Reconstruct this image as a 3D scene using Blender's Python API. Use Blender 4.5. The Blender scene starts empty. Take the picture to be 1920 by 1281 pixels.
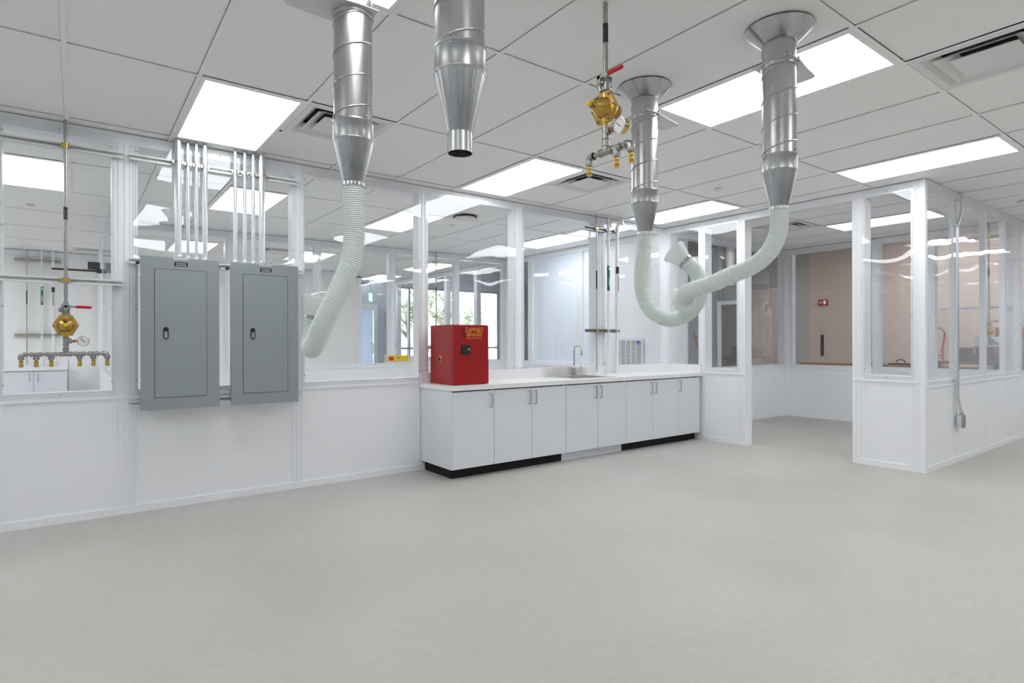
import bpy, bmesh, math, random
from mathutils import Vector, Matrix
random.seed(7)
PI = math.pi
SC = bpy.context.scene
COL = SC.collection
H = 2.743                      # ceiling height
G = 0.6096                     # ceiling grid pitch
GX0, GY0 = 1.1596, 2.4673      # a ceiling grid crossing
YW, XB, YR = 5.03, 6.32, 2.033 # near faces of the main wall, the right wall, the side wall

# ------------------------------------------------------------------ materials
def new_mat(name):
    m = bpy.data.materials.new(name); m.use_nodes = True
    nt = m.node_tree; nt.nodes.clear()
    out = nt.nodes.new('ShaderNodeOutputMaterial')
    return m, nt, out

def pbr(name, col, rough=.5, metal=0., spec=.5, noise=0., nscale=8., bump=0., bscale=40., rnoise=0., stretch=None, coat=0., emit=None, estr=0.):
    m, nt, out = new_mat(name)
    b = nt.nodes.new('ShaderNodeBsdfPrincipled')
    nt.links.new(b.outputs[0], out.inputs[0])
    b.inputs['Base Color'].default_value = (*col, 1)
    b.inputs['Roughness'].default_value = rough
    b.inputs['Metallic'].default_value = metal
    b.inputs['Specular IOR Level'].default_value = spec
    b.inputs['Coat Weight'].default_value = coat
    if emit:
        b.inputs['Emission Color'].default_value = (*emit, 1)
        b.inputs['Emission Strength'].default_value = estr
    if noise or bump or rnoise:
        tc = nt.nodes.new('ShaderNodeTexCoord'); mp = nt.nodes.new('ShaderNodeMapping')
        nt.links.new(tc.outputs['Object'], mp.inputs[0])
        if stretch: mp.inputs['Scale'].default_value = stretch
        n = nt.nodes.new('ShaderNodeTexNoise'); n.inputs['Scale'].default_value = nscale
        n.inputs['Detail'].default_value = 6
        nt.links.new(mp.outputs[0], n.inputs[0])
        if noise:
            r = nt.nodes.new('ShaderNodeValToRGB')
            r.color_ramp.elements[0].position = .3; r.color_ramp.elements[1].position = .7
            r.color_ramp.elements[0].color = (*[max(0, c*(1-noise)) for c in col], 1)
            r.color_ramp.elements[1].color = (*[min(1, c*(1+noise)) for c in col], 1)
            nt.links.new(n.outputs[0], r.inputs[0]); nt.links.new(r.outputs[0], b.inputs['Base Color'])
        if rnoise:
            mr = nt.nodes.new('ShaderNodeMapRange')
            mr.inputs[3].default_value = max(0, rough-rnoise); mr.inputs[4].default_value = min(1, rough+rnoise)
            nt.links.new(n.outputs[0], mr.inputs[0]); nt.links.new(mr.outputs[0], b.inputs['Roughness'])
        if bump:
            n2 = nt.nodes.new('ShaderNodeTexNoise'); n2.inputs['Scale'].default_value = bscale
            nt.links.new(mp.outputs[0], n2.inputs[0])
            bp = nt.nodes.new('ShaderNodeBump'); bp.inputs['Strength'].default_value = bump
            bp.inputs['Distance'].default_value = .01
            nt.links.new(n2.outputs[0], bp.inputs['Height']); nt.links.new(bp.outputs[0], b.inputs['Normal'])
    return m

def glass_mat(name, tint, wave, f0=.045):
    """clear acrylic sheet: see-through, with a two-sided Schlick reflection and a slightly wavy face"""
    m, nt, out = new_mat(name)
    tr = nt.nodes.new('ShaderNodeBsdfTransparent'); tr.inputs[0].default_value = (*tint, 1)
    gl = nt.nodes.new('ShaderNodeBsdfGlossy'); gl.inputs['Roughness'].default_value = .0
    gl.inputs['Color'].default_value = (.95, .97, 1, 1)
    mix = nt.nodes.new('ShaderNodeMixShader')
    lw = nt.nodes.new('ShaderNodeLayerWeight'); lw.inputs[0].default_value = .5
    pw = nt.nodes.new('ShaderNodeMath'); pw.operation = 'POWER'; pw.inputs[1].default_value = 5
    mu = nt.nodes.new('ShaderNodeMath'); mu.operation = 'MULTIPLY_ADD'; mu.inputs[1].default_value = .7*(1-f0); mu.inputs[2].default_value = f0
    nt.links.new(lw.outputs['Facing'], pw.inputs[0]); nt.links.new(pw.outputs[0], mu.inputs[0])
    nt.links.new(mu.outputs[0], mix.inputs[0]); nt.links.new(tr.outputs[0], mix.inputs[1]); nt.links.new(gl.outputs[0], mix.inputs[2])
    nt.links.new(mix.outputs[0], out.inputs[0])
    tc = nt.nodes.new('ShaderNodeTexCoord'); n = nt.nodes.new('ShaderNodeTexNoise')
    n.inputs['Scale'].default_value = 3.0; n.inputs['Detail'].default_value = 0
    nt.links.new(tc.outputs['Object'], n.inputs[0])
    bp = nt.nodes.new('ShaderNodeBump'); bp.inputs['Strength'].default_value = wave; bp.inputs['Distance'].default_value = .05
    nt.links.new(n.outputs[0], bp.inputs['Height']); nt.links.new(bp.outputs[0], gl.inputs['Normal'])
    return m

def floor_mat():
    m, nt, out = new_mat('sealed_floor')
    b = nt.nodes.new('ShaderNodeBsdfPrincipled'); nt.links.new(b.outputs[0], out.inputs[0])
    tc = nt.nodes.new('ShaderNodeTexCoord')
    n1 = nt.nodes.new('ShaderNodeTexNoise'); n1.inputs['Scale'].default_value = .9; n1.inputs['Detail'].default_value = 5
    mp = nt.nodes.new('ShaderNodeMapping'); mp.inputs['Rotation'].default_value = (0, 0, .5); mp.inputs['Scale'].default_value = (3, 16, 1)
    n2 = nt.nodes.new('ShaderNodeTexNoise'); n2.inputs['Scale'].default_value = 3; n2.inputs['Detail'].default_value = 8
    n3 = nt.nodes.new('ShaderNodeTexNoise'); n3.inputs['Scale'].default_value = 160; n3.inputs['Detail'].default_value = 2
    nt.links.new(tc.outputs['Object'], n1.inputs[0]); nt.links.new(tc.outputs['Object'], mp.inputs[0])
    nt.links.new(mp.outputs[0], n2.inputs[0]); nt.links.new(tc.outputs['Object'], n3.inputs[0])
    r1 = nt.nodes.new('ShaderNodeValToRGB')
    r1.color_ramp.elements[0].position = .3; r1.color_ramp.elements[1].position = .72
    r1.color_ramp.elements[0].color = (.455, .439, .412, 1); r1.color_ramp.elements[1].color = (.508, .493, .470, 1)
    nt.links.new(n1.outputs[0], r1.inputs[0])
    mx = nt.nodes.new('ShaderNodeMix'); mx.data_type = 'RGBA'; mx.blend_type = 'OVERLAY'; mx.inputs[0].default_value = .10
    nt.links.new(r1.outputs[0], mx.inputs[6]); nt.links.new(n2.outputs[0], mx.inputs[7])
    mx2 = nt.nodes.new('ShaderNodeMix'); mx2.data_type = 'RGBA'; mx2.blend_type = 'OVERLAY'; mx2.inputs[0].default_value = .10
    nt.links.new(mx.outputs[2], mx2.inputs[6]); nt.links.new(n3.outputs[0], mx2.inputs[7])
    nt.links.new(mx2.outputs[2], b.inputs['Base Color'])
    b.inputs['Roughness'].default_value = .5; b.inputs['Specular IOR Level'].default_value = .35
    return m

M = {}
M['panel'] = pbr('white_wall_panel', (.80, .83, .88), .38, bump=.03, bscale=6)
M['baywall'] = pbr('off_white_wall_panel', (.88, .875, .865), .4)
M['frame'] = pbr('white_aluminium_frame', (.87, .885, .915), .33)
M['tile'] = pbr('ceiling_tile', (.955, .962, .96), .85, spec=.2, bump=.1, bscale=400)
M['tbar'] = pbr('ceiling_tbar', (.95, .957, .955), .5)
M['blocklid'] = pbr('dark_lid', (.05, .05, .05), .9)
M['floor'] = floor_mat()
M['acrylic'] = glass_mat('clear_acrylic', (.994, .996, .998), .085, .038)
M['glass'] = glass_mat('window_glass', (.96, .98, .98), .0)
M['galv'] = pbr('galvanised_steel', (.50, .505, .51), .30, 1., noise=.16, nscale=9, rnoise=.10, stretch=(1.6, 1.6, .5), bump=.05, bscale=14)
M['galvdull'] = pbr('dull_galvanised_steel', (.46, .46, .45), .45, 1., noise=.12, nscale=14)
M['steel'] = pbr('zinc_pipe_fittings', (.40, .395, .37), .38, 1., noise=.15, nscale=60)
M['conduit'] = pbr('galvanised_conduit', (.74, .76, .79), .30, 1.)
M['chrome'] = pbr('brushed_chrome', (.55, .55, .55), .22, 1.)
M['sinksteel'] = pbr('satin_stainless', (.72, .72, .72), .38, 1.)
M['handle'] = pbr('satin_nickel', (.36, .36, .36), .35, 1.)
M['plate'] = pbr('pale_zinc_sheet', (.72, .72, .71), .5, .5, noise=.06, nscale=10)
M['brass'] = pbr('cast_brass', (.62, .40, .10), .33, 1., noise=.12, nscale=40)
M['brassfit'] = pbr('brass_coupling', (.70, .46, .12), .25, 1.)
M['copper'] = pbr('reddish_bronze', (.50, .27, .14), .35, 1.)
M['goldzinc'] = pbr('yellow_zinc', (.55, .44, .16), .35, 1.)
M['red'] = pbr('red_rubber_grip', (.55, .015, .02), .4)
M['redcab'] = pbr('red_powder_coat', (.33, .004, .006), .30, spec=.5)
M['black'] = pbr('black_plastic', (.012, .012, .014), .4)
M['toe'] = pbr('black_rubber_base', (.010, .010, .011), .6, spec=.25)
M['greypanel'] = pbr('grey_enamel', (.29, .325, .345), .36)
M['gap'] = pbr('dark_gap', (.03, .03, .03), .8)
M['lam'] = pbr('white_laminate', (.74, .76, .805), .42)
M['top'] = pbr('white_solid_surface', (.83, .83, .84), .28)
M['pvc'] = pbr('white_pvc', (.82, .83, .83), .35)
M['hose'] = pbr('pale_aqua_hose', (.735, .80, .775), .45)
M['hood'] = pbr('white_plastic', (.86, .87, .87), .4)
def hood_mix(m):
    nt = m.node_tree; out = [n for n in nt.nodes if n.type == 'OUTPUT_MATERIAL'][0]; b = [n for n in nt.nodes if n.type == 'BSDF_PRINCIPLED'][0]
    tr = nt.nodes.new('ShaderNodeBsdfTransparent'); tl = nt.nodes.new('ShaderNodeBsdfTranslucent'); tl.inputs[0].default_value = (.86, .87, .87, 1)
    a = nt.nodes.new('ShaderNodeMixShader'); a.inputs[0].default_value = .35
    c = nt.nodes.new('ShaderNodeMixShader'); c.inputs[0].default_value = .22
    nt.links.new(b.outputs[0], a.inputs[1]); nt.links.new(tl.outputs[0], a.inputs[2])
    nt.links.new(a.outputs[0], c.inputs[1]); nt.links.new(tr.outputs[0], c.inputs[2]); nt.links.new(c.outputs[0], out.inputs[0])
hood_mix(M['hood'])
M['strut'] = pbr('white_painted_strut', (.80, .81, .81), .4)
M['white'] = pbr('white_print', (.85, .85, .85), .5)
M['greyprint'] = pbr('grey_print', (.35, .36, .37), .5)
M['green'] = pbr('green_label', (.005, .18, .085), .45)
M['yellow'] = pbr('yellow_plastic', (.80, .55, .02), .4)
M['orange'] = pbr('orange_print', (.78, .27, .03), .5)
M['darkred'] = pbr('dark_print_on_red', (.12, .004, .006), .5)
M['blue'] = pbr('blue_tape', (.10, .18, .55), .5)
M['vent'] = pbr('white_vent_enamel', (.80, .80, .80), .4)
M['dark'] = pbr('dark_slot', (.02, .02, .02), .7)
M['hallgrey'] = pbr('grey_hall_wall', (.37, .36, .36), .8, noise=.06, nscale=.7)
M['hallbrown'] = pbr('brown_hall_wall', (.47, .39, .355), .8, noise=.05, nscale=.6)
M['hallpink'] = pbr('pinkish_hall_panel', (.46, .40, .38), .7, noise=.06, nscale=3, stretch=(1, 6, .2))
M['hallceil'] = pbr('dark_hall_ceiling', (.20, .195, .19), .9)
M['shutter'] = pbr('grey_shutter', (.40, .41, .42), .5)
M['daylit'] = pbr('daylight_tinted_film', (.82, .90, 1.), .30)  # cool daylight put into the base colour
M['bwall'] = pbr('pale_blue_wall', (.60, .65, .72), .6)
M['wood'] = pbr('brown_wood', (.20, .105, .045), .55, noise=.25, nscale=6, stretch=(1, 8, 8))
M['doorbrown'] = pbr('dark_brown_door', (.085, .055, .04), .5)
M['alu'] = pbr('grey_aluminium', (.42, .45, .50), .4, .6)
M['orangeplastic'] = pbr('orange_plastic', (.55, .12, .03), .5)
M['orangered'] = pbr('orange_red_fibreglass', (.55, .09, .04), .5)
M['leaf'] = pbr('tree_leaves', (.30, .36, .20), .6, noise=.35, nscale=3)
M['bark'] = pbr('tree_bark', (.16, .12, .09), .9, noise=.3, nscale=12)
M['ground'] = pbr('pale_pavement', (.62, .60, .57), .9)
M['exitgreen'] = pbr('exit_green', (.25, .75, .5), .4, emit=(.35, .95, .65), estr=.6)
M['glow'] = pbr('light_diffuser', (.9, .9, .9), .4, emit=(.965, .985, 1.), estr=3.6)
M['hallglow'] = pbr('hall_light_diffuser', (.9, .9, .9), .4, emit=(1, .98, .95), estr=16.)

# ------------------------------------------------------------------ mesh helper
class MB:
    def __init__(self): self.v = []; self.f = []
    def add(self, vs, fs):
        o = len(self.v); self.v += [tuple(p) for p in vs]; self.f += [tuple(i+o for i in q) for q in fs]; return self
    def box(self, x0, x1, y0, y1, z0, z1):
        x0, x1 = sorted((x0, x1)); y0, y1 = sorted((y0, y1)); z0, z1 = sorted((z0, z1))
        return self.add([(x0,y0,z0),(x1,y0,z0),(x1,y1,z0),(x0,y1,z0),(x0,y0,z1),(x1,y0,z1),(x1,y1,z1),(x0,y1,z1)],
                        [(0,3,2,1),(4,5,6,7),(0,1,5,4),(1,2,6,5),(2,3,7,6),(3,0,4,7)])
    def tube(self, pts, rad, n=16, cap=True):
        """rings along a path (radius constant or per point)"""
        pts = [Vector(p) for p in pts]; k = len(pts)
        if not isinstance(rad, (list, tuple)): rad = [rad]*k
        t0 = (pts[1]-pts[0]).normalized()
        up = Vector((0, 0, 1)) if abs(t0.z) < .9 else Vector((1, 0, 0))
        nrm = (up - t0*up.dot(t0)).normalized(); vs = []
        for i, p in enumerate(pts):
            a = pts[max(0, i-1)]; b = pts[min(k-1, i+1)]
            t = (b-a)
            t = t.normalized() if t.length > 1e-9 else t0
            nrm = (nrm - t*nrm.dot(t))
            nrm = nrm.normalized() if nrm.length > 1e-9 else t.orthogonal().normalized()
            bi = t.cross(nrm)
            for j in range(n):
                a_ = 2*PI*j/n
                vs.append(p + (nrm*math.cos(a_) + bi*math.sin(a_))*rad[i])
            t0 = t
        fs = []
        for i in range(k-1):
            for j in range(n):
                j2 = (j+1) % n
                fs.append((i*n+j, i*n+j2, (i+1)*n+j2, (i+1)*n+j))
        if cap:
            fs.append(tuple(range(n-1, -1, -1))); fs.append(tuple((k-1)*n+j for j in range(n)))
        return self.add(vs, fs)
    def cyl(self, p0, p1, r, n=16, r2=None, cap=True):
        return self.tube([p0, p1], [r, r if r2 is None else r2], n, cap)
    def lathe(self, origin, axis, prof, n=24, cap=True):
        """prof: (distance along axis, radius)"""
        a = Vector(axis).normalized(); o = Vector(origin)
        up = Vector((0, 0, 1)) if abs(a.z) < .9 else Vector((1, 0, 0))
        u = (up - a*up.dot(a)).normalized(); w = a.cross(u); vs = []; fs = []
        for d, r in prof:
            for j in range(n):
                t = 2*PI*j/n; vs.append(o + a*d + (u*math.cos(t)+w*math.sin(t))*r)
        k = len(prof)
        for i in range(k-1):
            for j in range(n):
                j2 = (j+1) % n
                fs.append((i*n+j, i*n+j2, (i+1)*n+j2, (i+1)*n+j))
        if cap:
            fs.append(tuple(range(n-1, -1, -1))); fs.append(tuple((k-1)*n+j for j in range(n)))
        return self.add(vs, fs)
    def prism(self, poly, origin, ex, ey, ez, depth):
        """polygon in the (ex,ey) plane pushed along ez"""
        o = Vector(origin); ex = Vector(ex); ey = Vector(ey); ez = Vector(ez); n = len(poly)
        vs = [o + ex*a + ey*b for a, b in poly] + [o + ex*a + ey*b + ez*depth for a, b in poly]
        fs = [tuple(range(n-1, -1, -1)), tuple(range(n, 2*n))]
        fs += [(i, (i+1) % n, n+(i+1) % n, n+i) for i in range(n)]
        return self.add(vs, fs)
    def sphere(self, c, r, n=12, sx=1, sy=1, sz=1):
        prof = [(-r*math.cos(PI*i/n), max(1e-4, r*math.sin(PI*i/n))) for i in range(n+1)]
        m = MB().lathe((0, 0, 0), (0, 0, 1), prof, n*2)
        return self.add([(c[0]+x*sx, c[1]+y*sy, c[2]+z*sz) for x, y, z in m.v], m.f)

def obj(name, mb, mat, parent=None, loc=None, bevel=0., smooth=35, kind=None, label=None):
    me = bpy.data.meshes.new(name); me.from_pydata(mb.v, [], mb.f)
    bm = bmesh.new(); bm.from_mesh(me); bmesh.ops.recalc_face_normals(bm, faces=bm.faces); bm.to_mesh(me); bm.free()
    if smooth:
        me.shade_smooth(); me.set_sharp_from_angle(angle=math.radians(smooth))
    me.materials.append(mat)
    o = bpy.data.objects.new(name, me); COL.objects.link(o)
    if parent: o.parent = parent
    if loc: o.location = loc
    if bevel:
        b = o.modifiers.new('bevel', 'BEVEL'); b.width = bevel; b.segments = 2; b.limit_method = 'ANGLE'
    if kind: o['kind'] = kind
    if label: o['label'] = label
    return o

def tag(o, label, cat, group=None):
    o['label'] = label; o['category'] = cat
    if group: o['group'] = group
    return o

def thing(name, label, cat, loc=(0, 0, 0), rotz=0., group=None):
    o = bpy.data.objects.new(name, None); COL.objects.link(o); o.empty_display_size = .05
    o.location = loc; o.rotation_euler = (0, 0, rotz)
    return tag(o, label, cat, group)

def dup(root, loc, rotz=None, label=None):
    r = root.copy(); COL.objects.link(r); r.location = loc
    if rotz is not None: r.rotation_euler = (0, 0, rotz)
    if label: r['label'] = label
    for ch in list(root.children):
        c = ch.copy(); COL.objects.link(c); c.parent = r
        for g in list(ch.children):
            d = g.copy(); COL.objects.link(d); d.parent = c
    return r

def text(name, s, mat, parent, loc, rot, size, sx=1., ext=.0006, bold=0.):
    cu = bpy.data.curves.new(name, 'FONT'); cu.body = s; cu.size = size; cu.extrude = ext
    cu.align_x = 'CENTER'; cu.align_y = 'CENTER'; cu.offset = bold
    t = bpy.data.objects.new(name, cu); COL.objects.link(t)
    dg = bpy.context.evaluated_depsgraph_get(); dg.update()
    me = bpy.data.meshes.new_from_object(t.evaluated_get(dg))
    bpy.data.objects.remove(t); bpy.data.curves.remove(cu)
    me.name = name; me.materials.clear(); me.materials.append(mat)
    o = bpy.data.objects.new(name, me); COL.objects.link(o)
    o.parent = parent; o.location = loc; o.rotation_euler = rot; o.scale = (sx, 1, 1)
    return o

def spline(pts, step):
    """Catmull-Rom through pts, resampled at equal arc length"""
    P = [Vector(p) for p in pts]; P = [P[0]*2-P[1]] + P + [P[-1]*2-P[-2]]; out = []
    for i in range(1, len(P)-2):
        for k in range(40):
            t = k/40
            a, b, c, d = P[i-1], P[i], P[i+1], P[i+2]
            out.append(.5*((2*b) + (c-a)*t + (2*a-5*b+4*c-d)*t*t + (3*b-a-3*c+d)*t**3))
    out.append(P[-2]); res = [out[0]]; acc = 0
    for a, b in zip(out, out[1:]):
        L = (b-a).length
        while acc + L >= step and L > 0:
            t = (step-acc)/L; a = a.lerp(b, t); res.append(a); L = (b-a).length; acc = 0
        acc += L
    return res

# ------------------------------------------------------------------ setting: floor and ceiling
obj('floor', MB().box(-5, 18, -8, 17.2, -.12, 0), M['floor'], kind='structure')
LIGHTS_VIEW = {(-1, 2), (3, 2), (7, 2), (3, -2), (7, -2), (-3, 6), (0, 6), (3, 6), (7, 6), (0, 12), (3, 12), (7, 12), (7, 16), (11, 0)}
LIGHTS_UNSEEN = {(-1, -2), (-5, 2), (-5, -2), (-1, -6), (3, -6), (7, -6), (-5, -6), (-1, -10), (3, -10), (7, -10), (-5, -10), (11, -4), (11, -8), (15, -4), (15, -8), (18, -4), (-5, 6), (-5, 10), (-5, 12), (-7, 8), (-7, 12)}  # out-of-frame grid repeats, plus panels added to brighten left bay and right aisle
LIGHTS = LIGHTS_VIEW | LIGHTS_UNSEEN
VENTS = {(0, 2), (4, 2), (4, -3), (10, 2), (-2, 15), (2, 12)}     # 2 ft square diffusers: (i, j)
REGIONS = [(-4.4, 6.46, -7.2, 14.1), (6.46, 9.56, -7.2, 5.14), (9.56, 14.0, -7.2, 2.1)]
tiles = MB(); bars = MB()
for (rx0, rx1, ry0, ry1) in REGIONS:
    for i in range(-10, 22):
        for jp in range(-16, 20, 2):
            if (i, jp) in LIGHTS: continue
            spans = [(jp, jp+2)]
            for (vi, vj) in VENTS:
                if vi == i and jp <= vj < jp+2:
                    spans = [(jp+1, jp+2)] if vj == jp else [(jp, jp+1)]
            for a, b in spans:
                x0 = max(rx0, GX0+G*i+.006); x1 = min(rx1, GX0+G*(i+1)-.001)
                y0 = max(ry0, GY0+G*a+.006); y1 = min(ry1, GY0+G*b-.001)
                if x1-x0 > .01 and y1-y0 > .01: tiles.box(x0, x1, y0, y1, H+.0072, H+.024)
    for i in range(-10, 22):
        x = GX0+G*i
        if rx0 < x < rx1: bars.box(x, x+.024, ry0, ry1, H, H+.0015)
    for j in range(-16, 22, 2):
        y = GY0+G*j
        if ry0 < y < ry1: bars.box(rx0, rx1, y, y+.024, H-.0002, H+.0013)
    bars.box(rx0, rx1, ry0-.001, ry0+.02, H, H+.0015); bars.box(rx0, rx1, ry1-.02, ry1, H, H+.0015)
for (vi, vj) in VENTS:
    for jj in (vj, vj+1):
        if jj % 2: bars.box(GX0+G*vi, GX0+G*(vi+1), GY0+G*jj, GY0+G*jj+.024, H, H+.0015)
ceil_o = obj('ceiling', tiles, M['tile'], kind='structure', smooth=0)
obj('ceiling_grid', bars, M['tbar'], ceil_o, smooth=0)
lid = MB()
for (rx0, rx1, ry0, ry1) in REGIONS: lid.box(rx0, rx1, ry0, ry1, H+.21, H+.26)
obj('light_block_lid', lid, M['blocklid'], ceil_o, smooth=0)  # unseen lid added over the tiles to block outside light
obj('ceiling', MB().box(6.46, 18, -4.2, 17.2, 4.25, 4.35), M['hallceil'], kind='structure')

# ceiling lights: a lay-in frame round a glowing diffuser
LABEL_L = {
 (-1, 2): 'white ceiling light panel right above the two grey electrical panels',
 (3, 2): 'white ceiling light panel touching the square vent, behind the hanging brass regulator',
 (7, 2): 'white ceiling light panel behind the left hose duct with white hood, at the wall corner',
 (3, -2): 'large white ceiling light panel behind the nearer flared metal duct on the right',
 (7, -2): 'long white ceiling light panel just in front of the booth corner on the right',
 (-3, 6): 'white ceiling light panel seen through the leftmost window beside the gas pipe',
 (0, 6): 'white ceiling light panel seen behind the row of electrical conduits',
 (3, 6): 'white ceiling light panel seen through the window right of the bent hose',
 (7, 6): 'white ceiling light panel seen through the window above the sink faucet',
 (0, 12): 'small far ceiling light panel seen through glass just above the left electrical panel',
 (3, 12): 'small far ceiling light panel seen beside the white post right of the right electrical panel',
 (7, 12): 'far ceiling light panel seen left of the post by the red cabinet',
 (7, 16): 'farthest ceiling light panel, above the green exit sign',
 (11, 0): 'long white ceiling light panel inside the right hand glazed booth'}
lp = thing('ceiling_light', '', 'ceiling light', (0, 0, H), 0, 'troffer ceiling lights')
fr = MB()
w, l = G-.026, 2*G-.026
for a in ((0, w, 0, .024), (0, w, l-.024, l), (0, .024, .024, l-.024), (w-.024, w, .024, l-.024)): fr.box(a[0], a[1], a[2], a[3], .0, .05)
fr.box(0, w, 0, l, .0505, .06)
obj('frame', fr, M['tbar'], lp, smooth=0)
obj('diffuser', MB().box(.024, w-.024, .024, l-.024, .004, .012), M['glow'], lp, smooth=0)
first = True
for key in sorted(LIGHTS, key=lambda k: (k not in LIGHTS_VIEW, k)):
    loc = (GX0+G*key[0]+.025, GY0+G*key[1]+.025, H)
    lab = LABEL_L.get(key, 'unseen ceiling light panel out of frame, from the grid repeats and extras added for brightness')
    if first: lp.location = loc; lp['label'] = lab; first = False
    else: dup(lp, loc, None, lab)

# square ceiling diffusers: stepped cones
def vent(label, loc, sub=False):
    t = thing('ceiling_vent', label, 'air vent', loc, 0, 'square ceiling air diffusers')
    s = G-.028
    rim = MB()
    def ring(o0, z0, o1, z1, th):
        # sloped square ring from outer inset o0 at z0 to inner inset o1 at z1
        vs = []
        for o_, z_ in ((o0, z0), (o1, z1), (o1, z1+th), (o0, z0+th)):
            vs += [(o_, o_, z_), (s-o_, o_, z_), (s-o_, s-o_, z_), (o_, s-o_, z_)]
        fs = []
        for a in range(4):
            for k in range(4):
                b = (a+1) % 4; k2 = (k+1) % 4
                fs.append((a*4+k, a*4+k2, b*4+k2, b*4+k))
        rim.add(vs, fs)
    ring(0, 0, .040, 0, .003); ring(.040, 0, .10, .05, .003)
    obj('frame', rim, M['vent'], t, smooth=0)
    rim = MB(); ring(.085, -.003, .17, .045, .003); obj('louvre_ring', rim, M['vent'], t, smooth=0)
    rim = MB(); ring(.145, -.006, .20, .020, .003); rim.box(.147, s-.147, .147, s-.147, -.006, -.004)
    obj('centre_plate', rim, M['vent'], t, smooth=0)
    obj('throat', MB().box(.05, s-.05, .05, s-.05, .075, .08).box(.05,.055,.05,s-.05,.04,.08).box(s-.055,s-.05,.05,s-.05,.04,.08).box(.05,s-.05,.05,.055,.04,.08).box(.05,s-.05,s-.055,s-.05,.04,.08), M['dark'], t, smooth=0)
    return t
VL = {(0, 2): 'square white ceiling air vent partly hidden behind the leftmost metal duct',
      (4, 2): 'square white ceiling air vent between the middle light panel and the hose duct',
      (4, -3): 'large white ceiling air vent cut off by the top right of the picture',
      (10, 2): 'small white ceiling air vent inside the booth behind the right hose',
      (-2, 15): 'far ceiling air vent seen through the leftmost window near the door closer',
      (2, 12): 'far ceiling air vent seen behind glass just left of the bent hose'}
for k, lab in VL.items(): vent(lab, (GX0+G*k[0]+.026, GY0+G*k[1]+.026, H))

# flat sprinkler covers
def disc(label, x, y, r=.042):
    t = obj('sprinkler_cover', MB().lathe((0, 0, 0), (0, 0, -1), [(-.004, r*.75), (.004, r*.8), (.006, r), (.010, r*.92)], 24), M['vent'], loc=(x, y, H))
    return tag(t, label, 'sprinkler', 'round ceiling sprinkler covers')
disc('small round white sprinkler cover on the ceiling left of the right hose duct', 5.10, 3.40)
disc('small round sprinkler cover on the ceiling behind the leftmost window', -.40, 8.26)
disc('small round sprinkler cover on the ceiling beyond the window above the red cabinet', 3.92, 6.53)
disc('small round sprinkler cover on the ceiling at the far right edge', 8.22, 1.75)
sm = thing('ceiling_speaker', 'round dish on the ceiling with dark rim seen through glass above the red cabinet', 'speaker', (3.75, 5.95, H))
obj('dish', MB().lathe((0, 0, 0), (0, 0, -1), [(-.001, .10), (.02, .13), (.035, .115), (.045, .06)], 28), M['vent'], sm)
obj('rim', MB().lathe((0, 0, 0), (0, 0, -1), [(0, .14), (.014, .145), (.014, .128), (0, .12)], 28, False), M['dark'], sm)

# ------------------------------------------------------------------ partitions
WIN = [0]
SCREW = None
def wall(name, axis, P, sgn, t, a0, a1, posts, panes, zs=.845, zh=2.665, solid=(), low=True, gaps=(), screws=True, pane_side=-1):
    """a glazed partition. axis 'x': runs along x with its near face at y=P, depth goes to y=P+sgn*t"""
    def B(mb, s, e, d0, d1, z0, z1):
        q0, q1 = P+sgn*d0, P+sgn*d1
        if axis == 'x': mb.box(s, e, q0, q1, z0, z1)
        else: mb.box(q0, q1, s, e, z0, z1)
    m = MB(); spans = []; s = a0
    for g0, g1 in sorted(gaps): spans.append((s, g0)); s = g1
    spans.append((s, a1))
    B(m, a0+.001, a1-.001, -.001, t+.001, zh-.002, H-.002)                                  # header runs over openings
    for s, e in spans:
        if low:
            s += .003; e -= .003; B(m, s, e, .005, t-.005, .05, zs); B(m, s, e, -.004, t+.004, 0, .055)
            B(m, s, e, .003, t-.003, zs, zs+.05); B(m, s, e, -.006, .0045, zs-.012, zs+.004)
    for p in posts:
        s, e = p[:2]; w = e-s; g = .006
        prof = [(0, 0), (w*.28, 0), (w*.28, g), (w*.36, g), (w*.36, 0), (w*.64, 0), (w*.64, g), (w*.72, g), (w*.72, 0), (w, 0),
                (w, t), (w*.72, t), (w*.72, t-g), (w*.64, t-g), (w*.64, t), (w*.36, t), (w*.36, t-g), (w*.28, t-g), (w*.28, t), (0, t)]
        if axis == 'x': m.prism(prof, (s, P, 0), (1, 0, 0), (0, sgn, 0), (0, 0, 1), zh)
        else: m.prism(prof, (P, s, 0), (0, 1, 0), (sgn, 0, 0), (0, 0, 1), zh)
    for s, e, z0, z1 in solid: B(m, s, e, .01, t-.01, z0, z1)
    wo = obj(name, m, M['frame'], kind='structure', smooth=0)
    for pn in panes:
        s, e = pn[:2]; z0 = pn[2] if len(pn) > 2 else zs+.012; z1 = pn[3] if len(pn) > 3 else zh+.05
        WIN[0] += 1; pb = MB()
        B(pb, s, e, -.0065, -.0015, z0, z1)
        w = obj('window_%d' % WIN[0], pb, M['acrylic'], kind='structure', smooth=0)
        if screws:
            global SCREW
            pts = [(q, z) for q in (s+.018, e-.018) for z in (z0+.10, z0+.62, z0+1.15, z1-.09)] + [((s+e)/2, z0+.02), ((s+e)/2, z1-.02)]
            if axis == 'x' : ax = (0, -sgn, 0)
            else: ax = (-sgn, 0, 0)
            for q, z in pts:
                if SCREW is None:
                    SCREW = {}
                if ax not in SCREW:
                    so = obj('screw', MB().lathe((0, 0, 0), ax, [(-.001, .0045), (.002, .0055), (.0035, .003)], 10), M['galvdull'], w)
                    SCREW[ax] = so
                else:
                    so = SCREW[ax].copy(); COL.objects.link(so); so.parent = w
                d = -.0065*sgn
                so.location = (q, P+d, z) if axis == 'x' else (P+d, q, z)
    return wo

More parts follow.
